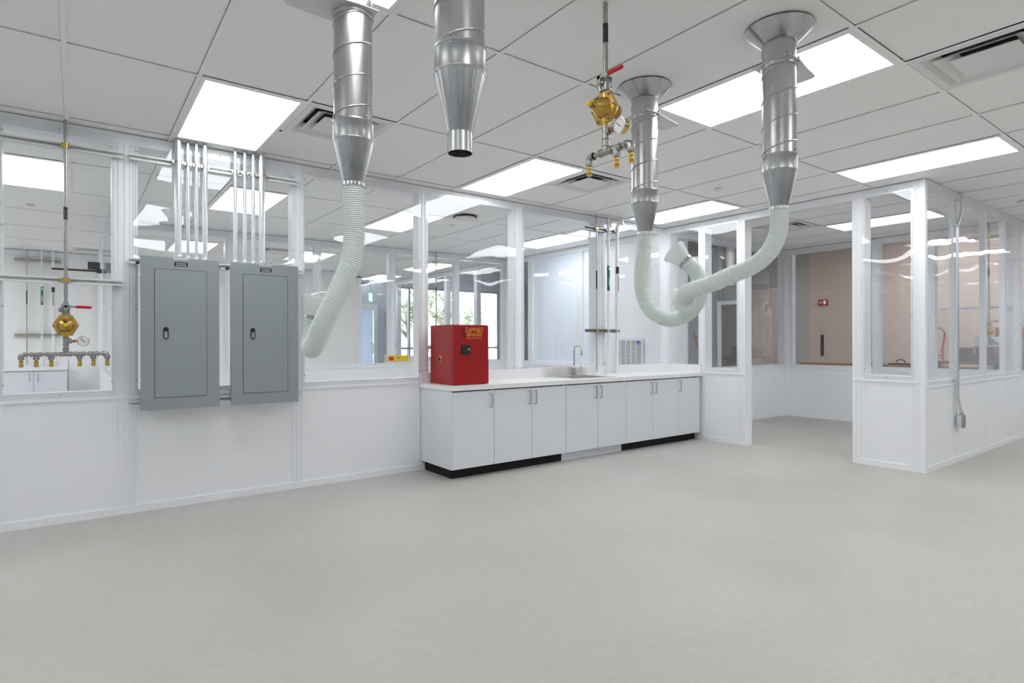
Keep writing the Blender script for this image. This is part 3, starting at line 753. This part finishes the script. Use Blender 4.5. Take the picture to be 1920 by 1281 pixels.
duct('spiral metal duct whose pale hose loops round to a white hood', 2.712, 2.302, plA, 1.0,
     [(2.712, 2.302, 1.873), (2.706, 2.308, 1.746), (2.687, 2.311, 1.634), (2.687, 2.299, 1.522), (2.704, 2.261, 1.426), (2.735, 2.20, 1.374), (2.765, 2.14, 1.361), (2.797, 2.079, 1.384), (2.807, 2.021, 1.433), (2.814, 1.991, 1.498), (2.797, 1.979, 1.565), (2.767, 1.989, 1.630), (2.733, 2.004, 1.662), (2.705, 2.016, 1.683)],
     (-.27, .64, .65))
duct('spiral metal duct nearest on the right, its pale hose stretching sideways', 2.727, 1.482, plA, .2,
     [(2.727, 1.482, 1.881), (2.726, 1.482, 1.804), (2.716, 1.490, 1.739), (2.692, 1.520, 1.663), (2.657, 1.584, 1.603), (2.618, 1.675, 1.564), (2.585, 1.775, 1.525), (2.569, 1.850, 1.505), (2.580, 1.904, 1.495), (2.619, 1.950, 1.486), (2.672, 1.985, 1.474)],
     (.67, .56, -.42), .7)

# ------------------------------------------------------------------ counter
YC = 4.45
DX = [2.661, 3.119, 3.572, 4.02, 4.473, 4.92, 5.374, 5.827, 6.273]
def cabinet(label, x0, x1, doors, toe, end=False):
    t = thing('base_cabinet', label, 'cabinet', (x0, YC, 0), 0, 'white base cabinets under the counter')
    W = x1-x0; D = YW-.012-YC
    c = MB().box(0, .018, .022, D, .097, .795).box(W-.018, W, .022, D, .097, .795).box(.018, W-.018, .022, D, .097, .115).box(.018, W-.018, D-.012, D, .115, .795).box(.018, W-.018, .075, .10, .70, .795)
    if end: c.box(-.002, 0, 0, D, .094, .795)
    obj('carcass', c, M['lam'], t, smooth=0)
    for k, (a, b, hs) in enumerate(doors):
        d = obj('door', MB().box(a-x0+.0024, b-x0-.0024, 0, .019, .094, .783), M['lam'], t, bevel=.0012)
        hx = (b-x0-.042) if hs > 0 else (a-x0+.036)
        hp = MB().tube([(hx-.014, 0, .758), (hx-.008, -.026, .758), (hx, -.030, .754), (hx, -.030, .636), (hx-.008, -.026, .632), (hx-.014, 0, .632)], .0042, 8)
        hp = MB().tube([(hx, .0, .756), (hx, -.026, .756), (hx, -.031, .751), (hx, -.031, .637), (hx, -.026, .632), (hx, 0, .632)], .0044, 8)
        obj('handle', hp, M['handle'], d)
    tl = obj('toe_kick', MB().box(.04 if end else 0, W, .075, .085, 0, .097) if not isinstance(toe, tuple) else MB().box(0, W/2-.002, .075, .085, .0, .097).box(W/2+.002, W, .075, .085, 0, .097), M['toe'] if toe == 'black' else M['lam'], t, smooth=0)
    if end: obj('toe_kick', MB().box(.04, .05, .085, D, 0, .097), M['toe'], t, smooth=0)
    return t
cabinet('white base cabinet with one door at the left end, under the red cabinet', DX[0], DX[1], [(DX[0], DX[1], 1)], 'black', True)
cabinet('white two-door base cabinet, second from the left end', DX[1], DX[3], [(DX[1], DX[2], 1), (DX[2], DX[3], -1)], 'black')
cabinet('white two-door base cabinet under the sink, with white kick board', DX[3], DX[5], [(DX[3], DX[4], 1), (DX[4], DX[5], -1)], ('white',))
cabinet('white two-door base cabinet right of the sink cabinet', DX[5], DX[7], [(DX[5], DX[6], 1), (DX[6], DX[7], -1)], 'black')
cabinet('narrow white base cabinet with one door at the right end by the wall', DX[7], DX[8], [(DX[7], DX[8], -1)], 'black')
ct = thing('countertop', 'long white countertop on the base cabinets, holding sink and red cabinet', 'countertop', (2.645, 4.43, .795))
SX0, SX1, SY0, SY1 = 4.235-2.645, 4.80-2.645, 4.555-4.43, 4.955-4.43
LX, LY = XB-.004-2.645, YW-.01-4.43
obj('slab', MB().box(0, SX0, 0, LY, .002, .043).box(SX1, LX, 0, LY, .002, .043).box(SX0, SX1, 0, SY0, .002, .043).box(SX0, SX1, SY1, LY, .002, .043), M['top'], ct, smooth=0)
obj('backsplash', MB().box(.0, LX, LY-.02, LY, .043, .145), M['top'], ct, bevel=.002)
obj('side_splash', MB().box(LX-.018, LX, .02, LY-.02, .043, .145), M['top'], ct, bevel=.002)
sk = thing('sink', 'stainless steel drop-in sink set in the white countertop', 'sink', (4.20, 4.525, .838))
rm = MB().box(0, .63, 0, .04, 0, .004).box(0, .63, .42, .475, 0, .004).box(0, .045, .04, .42, 0, .004).box(.59, .63, .04, .42, 0, .004)
obj('rim', rm, M['sinksteel'], sk, bevel=.0015)
bw = MB().box(.045, .047, .04, .42, -.17, .002).box(.588, .59, .04, .42, -.17, .002).box(.045, .59, .04, .042, -.17, .002).box(.045, .59, .418, .42, -.17, .002).box(.045, .59, .04, .42, -.172, -.17)
obj('bowl', bw, M['sinksteel'], sk, smooth=0)
obj('drain', MB().lathe((.317, .23, -.170), (0, 0, 1), [(0, .045), (.002, .045), (.001, .03)], 20), M['galvdull'], sk)
fc = thing('faucet', 'chrome gooseneck faucet standing at the back of the sink', 'faucet', (4.613, 4.968, .842))
arc = [(0, 0, .09), (0, 0, .29)] + [(0, -.062+.062*math.cos(math.radians(a)), .29+.055*math.sin(math.radians(a))) for a in range(15, 181, 15)] + [(0, -.127, .265)]
obj('spout', MB().tube(arc, .0088, 12), M['chrome'], fc)
obj('aerator', MB().lathe((0, -.127, .268), (0, -.02, -1), [(0, .010), (.012, .012), (.03, .012), (.032, .008)], 12), M['galvdull'], fc)
obj('base', MB().lathe((0, 0, 0), (0, 0, 1), [(0, .028), (.006, .028), (.012, .017), (.05, .016), (.075, .019), (.098, .019), (.11, .011)], 18), M['chrome'], fc)
obj('lever', MB().tube([(0, -.01, .052), (.02, -.045, .055), (.035, -.07, .06)], [.009, .008, .007], 10).tube([(.035, -.07, .055), (.036, -.073, .115)], [.006, .005], 8), M['chrome'], fc)

# red flammable cabinet
rc = thing('safety_cabinet', 'red flammable storage cabinet standing on the left end of the countertop', 'safety cabinet', (2.735, 4.535, .838))
obj('body', MB().box(0, .385, .022, .435, 0, .555), M['redcab'], rc, bevel=.004)
dd = obj('door', MB().box(.003, .382, 0, .020, .006, .549), M['redcab'], rc, bevel=.003)
ly = -.0012
obj('warning_symbol', MB().box(.088, .128, ly, 0, .432, .528), M['darkred'], dd, smooth=0)
obj('flame_mark', MB().prism([(0, 0), (.016, .008), (.012, .026), (.006, .02), (.003, .042), (-.010, .024), (-.015, .008)], (.108, ly-.0006, .470), (1, 0, 0), (0, 0, 1), (0, 1, 0), .0006), M['redcab'], dd, smooth=0)
text('lettering', 'FLAMMABLE', M['orange'], dd, (.222, -.0014, .502), (PI/2, 0, 0), .070, .52, bold=.0004)
text('lettering', 'KEEP FIRE AWAY', M['orange'], dd, (.222, -.0014, .458), (PI/2, 0, 0), .040, .56, bold=.0010)
obj('underline', MB().box(.14, .305, -.0012, 0, .427, .432), M['orange'], dd, smooth=0)
lk = obj('lock_plate', MB().prism(rrect(.098, .088, .010), (.125, 0, .322), (1, 0, 0), (0, 0, 1), (0, -1, 0), .005), M['black'], dd)
obj('lock_pull', MB().prism(rrect(.075, .035, .008), (.125, -.005, .305), (1, 0, 0), (0, 0, 1), (0, -1, 0), .004), M['black'], lk)
obj('key_lock', MB().lathe((.152, -.005, .326), (0, -1, 0), [(0, .009), (.008, .009), (.009, .007)], 14), M['chrome'], lk)
vc = obj('vent_cap', MB().lathe((0, .25, .235), (-1, 0, 0), [(0, .030), (.003, .030), (.005, .026)], 24), M['brassfit'], rc, label='round brass vent cap')
obj('vent_mark', MB().lathe((-.005, .25, .235), (-1, 0, 0), [(0, .021), (.001, .021)], 24).box(-.0075, -.006, .244, .256, .222, .250), M['black'], vc)

# ------------------------------------------------------------------ pipes by the sink (built once, repeated in the left bay)
def sink_pipes(x, y, z0, where, toplean):
    yb = y
    t = thing('water_pipe', 'thin dark metal pipe with white cone foot, '+where, 'pipe', (x, yb, z0), 0, 'pipes at the sinks')
    obj('tube', MB().cyl((0, 0, .01), (0, 0, H-z0), .0075, 12), M['galvdull'], t)
    obj('foot_cone', MB().lathe((0, 0, 0), (0, 0, 1), [(0, .040), (.004, .040), (.012, .03), (.032, .013), (.038, .008)], 20), M['pvc'], t)
    for z in (2.584, 1.364): obj('clamp', MB().lathe((0, 0, z-z0), (0, 0, 1), [(-.012, .008), (-.012, .013), (.012, .013), (.012, .008)], 12, False).box(-.022, .022, -.014, .006, z-z0-.010, z-z0+.010), M['goldzinc'], t)
    obj('label', MB().lathe((0, 0, 1.972-z0), (0, 0, 1), [(-.108, .0077), (-.108, .0085), (.108, .0085), (.108, .0077)], 12, False), M['toe'], t)
    for dx, r, nm, top, mt in ((.192, .0165, 'white pipe with green label, ', 0, 'green'), (.338, .0215, 'thicker white pipe with black and white label, ', toplean, 'white')):
        p = thing('drain_pipe', nm+where, 'pipe', (x+dx, yb-r+.008, z0), 0, 'pipes at the sinks')
        if top: path = [(0, 0, .002), (0, 0, 2.62-z0), (.015, -.01, 2.665-z0), (.05, -.03, 2.725-z0), (.055, -.034, H-z0)]
        else: path = [(0, 0, .002), (0, 0, H-z0)]
        obj('tube', MB().tube(path, r, 18), M['pvc'], p)
        obj('foot_ring', MB().lathe((0, 0, 0), (0, 0, 1), [(0, r*1.9), (.006, r*1.9), (.014, r*1.2), (.03, r*1.15)], 18), M['pvc'], p)
        obj('elbow', MB().lathe((.05 if top else 0, -.03 if top else 0, 2.70-z0), (0, 0, 1), [(-.03, r*1.1), (-.03, r*1.3), (.02, r*1.3), (.02, r*1.1)], 18, False), M['pvc'], p)
        for z in (2.584, 1.364): obj('clamp', MB().lathe((0, 0, z-z0), (0, 0, 1), [(-.010, r), (-.010, r+.004), (.010, r+.004), (.010, r)], 18, False).box(-r-.02, r+.02, -.012+r*.2, .004, z-z0-.008, z-z0+.008), M['galvdull'], p)
        zc = 2.0-z0
        lb = obj('label', MB().lathe((0, 0, zc), (0, 0, 1), [(-.15, r+.0004), (-.15, r+.0012), (.15, r+.0012), (.15, r+.0004)], 20, False), M[mt], p)
        def patch(z_0, z_1, mat, a0=-.7, a1=.9):
            vs = []; n = 8
            for z in (z_0, z_1):
                for k in range(n+1):
                    a = a0+(a1-a0)*k/n; vs.append((math.sin(a)*(r+.0016), -math.cos(a)*(r+.0016), z))
            return MB().add(vs, [(k, k+1, n+2+k, n+1+k) for k in range(n)])
        pr = patch(.06, .10, None); pr = MB()
        for z_0, z_1 in ([(zc+.10, zc+.13)] + [(zc-.09+k*.016, zc-.081+k*.016) for k in range(6)] if mt == 'green' else [(zc-.145+k*.018, zc-.135+k*.018) for k in range(11)]):
            q = patch(z_0, z_1, None, -.5, .6); pr.add(q.v, q.f)
        obj('print', pr, M['white' if mt == 'green' else 'black'], lb)
        if mt == 'white':
            q = patch(zc+.062, zc+.15, None, -1.4, 1.4); obj('arrow_band', q, M['black'], lb)
sink_pipes(4.982, 4.968, .838, 'at the back of the sink counter', 1)
sink_pipes(-.64, 12.26, .838, 'far behind the leftmost window', 0)
strut('far grey strut channel behind the pipes near the ceiling behind the leftmost window', -.80, -.20, 2.584, 12.32, 'galvdull')
strut('far grey strut channel behind the lower part of the pipes behind the leftmost window', -.80, -.20, 1.364, 12.32, 'galvdull')

# far bay counter
fb = thing('base_cabinet', 'far white two-door cabinet seen below the gas manifold through the leftmost window', 'cabinet', (-.944, 11.74, 0))
obj('carcass', MB().box(0, .824, .02, .58, .097, .795).box(0, .824, .08, .58, 0, .097), M['lam'], fb, smooth=0)
for k, (a, b) in enumerate(((0, .412), (.412, .824))):
    d = obj('door', MB().box(a+.003, b-.003, 0, .019, .094, .787), M['lam'], fb, bevel=.0012)
    hx = b-.05 if k == 0 else a+.05
    obj('handle', MB().tube([(hx, 0, .756), (hx, -.03, .754), (hx, -.03, .634), (hx, 0, .632)], .005, 8), M['chrome'], d)
fct = thing('countertop', 'far white countertop below the gas manifold seen through the leftmost window', 'countertop', (-.96, 11.72, .797))
obj('slab', MB().box(0, .85, 0, .60, 0, .041), M['top'], fct, bevel=.002)
obj('backsplash', MB().box(0, .85, .58, .60, .041, .145), M['top'], fct, smooth=0)
dc = thing('door_closer', 'black door closer with long arm seen through the leftmost window', 'door closer', (.29, 9.95, 2.23))
obj('closer_body', MB().box(-.16, -.02, -.04, .05, .02, .12), M['black'], dc, bevel=.008)
obj('closer_arm', MB().box(-.55, -.03, -.02, .01, -.015, .012).box(-.06, 0, -.03, .03, -.03, .03), M['black'], dc, bevel=.004)

# ------------------------------------------------------------------ return grille on the hall wall beyond the counter
rg = thing('return_grille', 'white louvred return air grille behind the pipes at the counter', 'air grille', (6.395, 5.46, .865))
W_, H_ = .545, .41
g = MB().box(-.012, 0, 0, W_, 0, .03).box(-.012, 0, 0, W_, H_-.03, H_).box(-.012, 0, 0, .03, .03, H_-.03).box(-.012, 0, W_-.03, W_, .03, H_-.03)
for k in range(1, 5): g.box(-.010, 0, .03+k*(W_-.06)/5-.006, .03+k*(W_-.06)/5+.006, .03, H_-.03)
obj('frame', g, M['vent'], rg, smooth=0)
for k in range(19):
    z = .036+k*.0183; obj('louvre', MB().add([(-.011, .03, z), (-.011, W_-.03, z), (-.002, W_-.03, z+.010), (-.002, .03, z+.010), (-.010, .03, z-.0015), (-.010, W_-.03, z-.0015), (-.001, W_-.03, z+.0085), (-.001, .03, z+.0085)], [(0, 1, 2, 3), (7, 6, 5, 4), (0, 4, 5, 1), (2, 6, 7, 3)]), M['vent'], rg, smooth=0)
obj('backing', MB().box(-.0005, .003, .03, W_-.03, .03, H_-.03), M['gap'], rg, smooth=0)
obj('sticker', MB().box(-.0135, -.0122, .06, .12, H_-.075, H_-.03), M['blue'], rg, smooth=0, label='small blue sticker')

# ------------------------------------------------------------------ conduit and outlet box on the side wall
oc = thing('outlet_conduit', 'bent grey conduit running down the side wall on the right to an outlet', 'conduit', (7.10, 2.012, .36))
pth = spline([(.122, -.01, H-.36), (.122, -.01, 2.28), (.10, -.008, 2.16), (.012, -.004, 2.04), (0, -.004, 1.94), (0, -.004, 1.1), (0, -.004, .36), (.008, -.006, .28), (.055, -.018, .17), (.062, -.02, .128)], .02)
obj('tube', MB().tube(pth, .0125, 12), M['conduit'], oc)
obj('connector', MB().lathe((.062, -.02, .125), (0, 0, 1), [(0, .018), (.02, .018), (.02, .014), (.035, .014)], 12), M['galvdull'], oc)
obj('strap', MB().box(-.03, .03, -.019, .013, 2.02, 2.045), M['galvdull'], oc, bevel=.002)
ob = thing('outlet_box', 'square grey metal outlet box at the end of the conduit on the side wall', 'outlet', (7.162, 2.0265, .42))
obj('box', MB().box(-.052, .052, -.05, -.001, -.062, .062), M['conduit'], ob, bevel=.006)
obj('cover_plate', MB().box(-.054, .054, -.055, -.05, -.064, .064), M['galvdull'], ob, bevel=.003)
for z in (-.03, .03): obj('socket', MB().lathe((0, -.055, z), (0, -1, 0), [(0, .020), (.003, .020), (.004, .017)], 16), M['greyprint'], ob)

# ------------------------------------------------------------------ hall contents and far details
hl = [((13.2, 4.35), 'hall light seen through the side wall, left one of the far lights'), ((15.2, 4.6), 'hall light seen through the side wall, middle one of the far lights'), ((14.6, 3.1), 'hall light seen through the side wall, right one of the far lights'), ((13.5, 8.5), 'hall light above the grey hall wall behind the booth')]
for k, ((x, y), lab) in enumerate(hl):
    t = thing('hall_light', 'white '+lab, 'ceiling light', (x, y, 3.75), 0, 'hanging hall lights')
    obj('diffuser', MB().box(-.2, .2, -.55, .55, 0, .03), M['hallglow'], t, bevel=.005)
    obj('housing', MB().box(-.22, .22, -.57, .57, .031, .07), M['vent'], t, bevel=.005)
    for s in (-1, 1): obj('hanger', MB().cyl((0, s*.5, .07), (0, s*.5, .5), .004, 6), M['galvdull'], t)
fa = thing('fire_alarm', 'red fire alarm strobe on the brown wall seen through the booth', 'fire alarm', (16.495, 7.72, 2.29), 0)
obj('housing', MB().box(-.055, 0, -.115, .115, -.085, .085), M['redcab'], fa, bevel=.01)
obj('strobe', MB().box(-.075, -.055, -.10, -.035, -.05, .055), M['white'], fa, bevel=.008)
text('lettering', 'FIRE', M['white'], fa, (-.0562, .042, .0), (PI/2, 0, -PI/2), .070, .8)
wp = tag(obj('wall_slot', MB().box(16.47, 16.5, 7.70, 7.78, .82, 1.40), M['black']), 'black upright slot on the brown wall below the red fire alarm', 'wall fitting')
tag(obj('wall_panel', MB().box(16.485, 16.5, 7.62, 7.95, .6, 1.55), M['hallbrown']), 'pale brown access panel around the black slot on the brown wall', 'panel')
lad = thing('ladder', 'orange red ladder leaning in the hall behind the booth window', 'ladder', (15.95, 10.90, 0))
for s in (0, .36): obj('rail', MB().tube([(s*.3, s-.19, 0), (s*.3, s+.35, 1.5)], .030, 6), M['orangered'], lad)
for k in range(5): obj('rung', MB().cyl((0, -.19+.079+k*.1044, .22+k*.29), (.108, .36-.19+.079+k*.1044, .22+k*.29), .014, 8), M['orangered'], lad)
for k, (x, y, r) in enumerate(((15.2, 10.05, .10), (14.6, 9.35, .12), (15.3, 9.25, .07))):
    t = tag(obj('hanging_pipe', MB().cyl((0, 0, 0), (0, 0, 1.45), r, 16), M['shutter'], loc=(x, y, 2.8)), ['grey pipe hanging from the hall ceiling, left of the booth post', 'thick grey pipe hanging from the hall ceiling behind the booth glass', 'thin grey pipe hanging from the hall ceiling behind the booth glass'][k], 'pipe')
ex = thing('exit_sign', 'green lit exit sign hanging far behind the bent hose', 'exit sign', (5.95, 13.9, 2.36), 1.0)
obj('sign_body', MB().box(-.15, .15, -.02, .02, -.10, .10), M['exitgreen'], ex, bevel=.006)
obj('hanger', MB().cyl((0, 0, .1), (0, 0, H-2.36), .012, 8), M['alu'], ex)
text('lettering', 'EXIT', M['white'], ex, (0, -.0215, 0), (PI/2, 0, 0), .13, .9)
yl = thing('caution_strip', 'yellow strip label on the sill of the second glass wall left of the red cabinet', 'label', (4.16, 8.652, .965))
obj('strip', MB().box(-.19, .20, -.003, 0, -.045, .052), M['yellow'], yl, smooth=0)
obj('print', MB().box(-.15, -.07, -.0042, -.003, -.03, .03), M['red'], yl, smooth=0)
obj('print', MB().box(-.01, .05, -.0042, -.003, .01, .022), M['black'], yl, smooth=0)
dp = thing('towel_dispenser', 'grey paper dispenser on the far pale wall between door and window', 'dispenser', (7.66, 16.49, 1.95))
obj('body', MB().box(-.17, .17, -.14, 0, -.16, .20), M['alu'], dp, bevel=.02)
obj('slot', MB().box(-.12, .12, -.145, -.13, -.1, .02), M['white'], dp, smooth=0)
wf = thing('eyewash_fitting', 'dark eyewash fitting with round bowl on the far pale wall', 'eyewash', (7.66, 16.49, 1.0))
obj('bowl', MB().lathe((0, -.13, -.12), (0, 0, 1), [(0, .02), (.01, .06), (.07, .13), (.072, .12)], 20), M['alu'], wf)
obj('pipe', MB().cyl((0, -.03, -.5), (0, -.03, .7), .02, 8).cyl((-.14, -.04, .13), (.14, -.04, .13), .015, 8), M['alu'], wf)
obj('tag', MB().box(.04, .2, -.03, -.02, .06, .22), M['black'], wf, smooth=0)
tag(obj('hydrant_pipe', MB().tube([(0, 0, 0), (0, 0, 2.75)], .05, 10).lathe((0, 0, 2.0), (0, 0, 1), [(0, .05), (.01, .09), (.06, .09), (.07, .05)], 10), M['red'], loc=(12.05, 15.6, 0)), 'red upright sprinkler pipe beside the far windows', 'pipe')
tag(obj('column', MB().box(-.15, .15, -.15, .15, 0, 4.25), M['bwall'], loc=(11.35, 15.3, 0)), 'pale blue square column in front of the far windows, right side', 'column')
# benches seen through the booth
def bench(label, x, y, rz, L, hb=.91):
    t = thing('workbench', label, 'workbench', (x, y, 0), rz)
    obj('bench_top', MB().box(-.35, .35, -L/2, L/2, hb-.05, hb), M['wood'], t, bevel=.004)
    for sx in (-.3, .3):
        for sy in (-L/2+.06, L/2-.06): obj('leg', MB().box(sx-.035, sx+.035, sy-.035, sy+.035, 0, hb-.05), M['wood'], t, smooth=0)
    return t
bench('long brown workbench along the brown wall behind the right booth', 14.6, 5.2, 0, 4.1, .70)
b2 = bench('brown workbench close behind the side wall of the right booth', 11.6, 3.05, 0, 1.3)
tag(obj('crate', MB().box(-.25, .25, -.24, .24, 0, .03).box(-.25, -.22, -.24, .24, .03, .20).box(.22, .25, -.24, .24, .03, .20).box(-.22, .22, -.24, -.21, .03, .20).box(-.22, .22, .21, .24, .03, .20).box(-.25, .25, -.24, .24, .20, .21), M['wood'], loc=(11.7, 3.0, .911), bevel=.003), 'brown wooden crate on the workbench below the white canister', 'crate')
cr = tag(obj('canister', MB().lathe((0, 0, 0), (0, 0, 1), [(0, .10), (.17, .10), (.18, .095)], 20), M['pvc'], loc=(11.7, 2.98, 1.123)), 'white canister on the brown crate behind the brass regulator in the booth', 'canister')
tag(obj('toolbox', MB().box(-.14, .14, -.2, .2, 0, .19).box(-.02, .02, -.08, .08, .19, .22), M['orangeplastic'], loc=(13.3, 2.97, 1.28), bevel=.01), 'orange tool box on top of the grey machine behind the side wall', 'tool box')
mc = thing('machine', 'grey and black machine behind the side wall at the far right', 'machine', (13.3, 2.97, 0))
obj('cabinet', MB().box(-.25, .25, -.32, .32, 0, .62), M['black'], mc, bevel=.01)
obj('head', MB().box(-.24, .24, -.3, .3, .62, 1.28), M['alu'], mc, bevel=.02)
obj('control_panel', MB().box(-.252, -.24, -.2, .2, .72, .94), M['black'], mc, smooth=0)
def cramp(label, x, y, s):
    a = [(0, math.cos(q)*.09, .05+math.sin(q)*.07) for q in [PI*k/8 for k in range(9)]]
    return tag(obj('bar_clamp', MB().tube([(0, -.25, .02), (0, .25, .02)], .02, 8).tube(a, .014, 8), M['black'], loc=(x, y, .70)), label, 'clamp')
cramp('black clamp lying on the long workbench, left one behind the booth window', 14.55, 5.85, 1)
cramp('black clamp lying on the long workbench, right one behind the booth window', 14.55, 5.15, 1)
ch = thing('stool', 'reddish brown bar stool with curved back behind the side wall', 'stool', (13.4, 4.18, 0))
obj('seat', MB().lathe((0, 0, .72), (0, 0, 1), [(0, .17), (.04, .18), (.05, .15)], 20), M['orangered'], ch)
for s in (-1, 1):
    for q in (-1, 1): obj('leg', MB().cyl((s*.13, q*.13, .72), (s*.19, q*.19, 0), .016, 8), M['orangered'], ch)
obj('backrest', MB().tube([(.12, -.13, .74), (.15, -.10, 1.05), (.14, -.15, 1.38), (.14, -.09, 1.48), (.14, .09, 1.48), (.14, .15, 1.38), (.15, .10, 1.05), (.12, .13, .74)], .018, 8).cyl((.14, -.11, .95), (.14, .11, .95), .014, 8), M['orangered'], ch)

# ------------------------------------------------------------------ world, camera, view
w = bpy.data.worlds.new('daylight'); SC.world = w; w.use_nodes = True
nt = w.node_tree; nt.nodes.clear()
wo = nt.nodes.new('ShaderNodeOutputWorld'); bg = nt.nodes.new('ShaderNodeBackground')
bg.inputs[0].default_value = (.92, .97, 1.0, 1); bg.inputs[1].default_value = 3.2
nt.links.new(bg.outputs[0], wo.inputs[0])

cam = bpy.data.cameras.new('camera'); co = bpy.data.objects.new('camera', cam); COL.objects.link(co)
cam.sensor_width = 36; cam.sensor_fit = 'HORIZONTAL'; cam.lens = 1092.3/1920*36
cam.clip_start = .05; cam.clip_end = 200
th, rl = .6423, .0023
Rv = Vector((math.cos(th), -math.sin(th), 0)); Fv = Vector((math.sin(th), math.cos(th), 0)); Uv = Vector((0, 0, 1))
cx = Rv*math.cos(rl)-Uv*math.sin(rl); cy = Rv*math.sin(rl)+Uv*math.cos(rl); cz = -Fv
co.matrix_world = Matrix(((cx.x, cy.x, cz.x, 0), (cx.y, cy.y, cz.y, 0), (cx.z, cy.z, cz.z, 1.2365), (0, 0, 0, 1)))
SC.camera = co
SC.cycles.max_bounces = 14; SC.cycles.diffuse_bounces = 10; SC.cycles.glossy_bounces = 5
SC.cycles.transparent_max_bounces = 24; SC.cycles.transmission_bounces = 6
SC.cycles.caustics_reflective = False; SC.cycles.caustics_refractive = False
SC.cycles.sample_clamp_indirect = 4
vs = SC.view_settings
vs.view_transform = 'Standard'; vs.look = 'None'; vs.exposure = 1.1; vs.gamma = 1.0; vs.use_curve_mapping = False
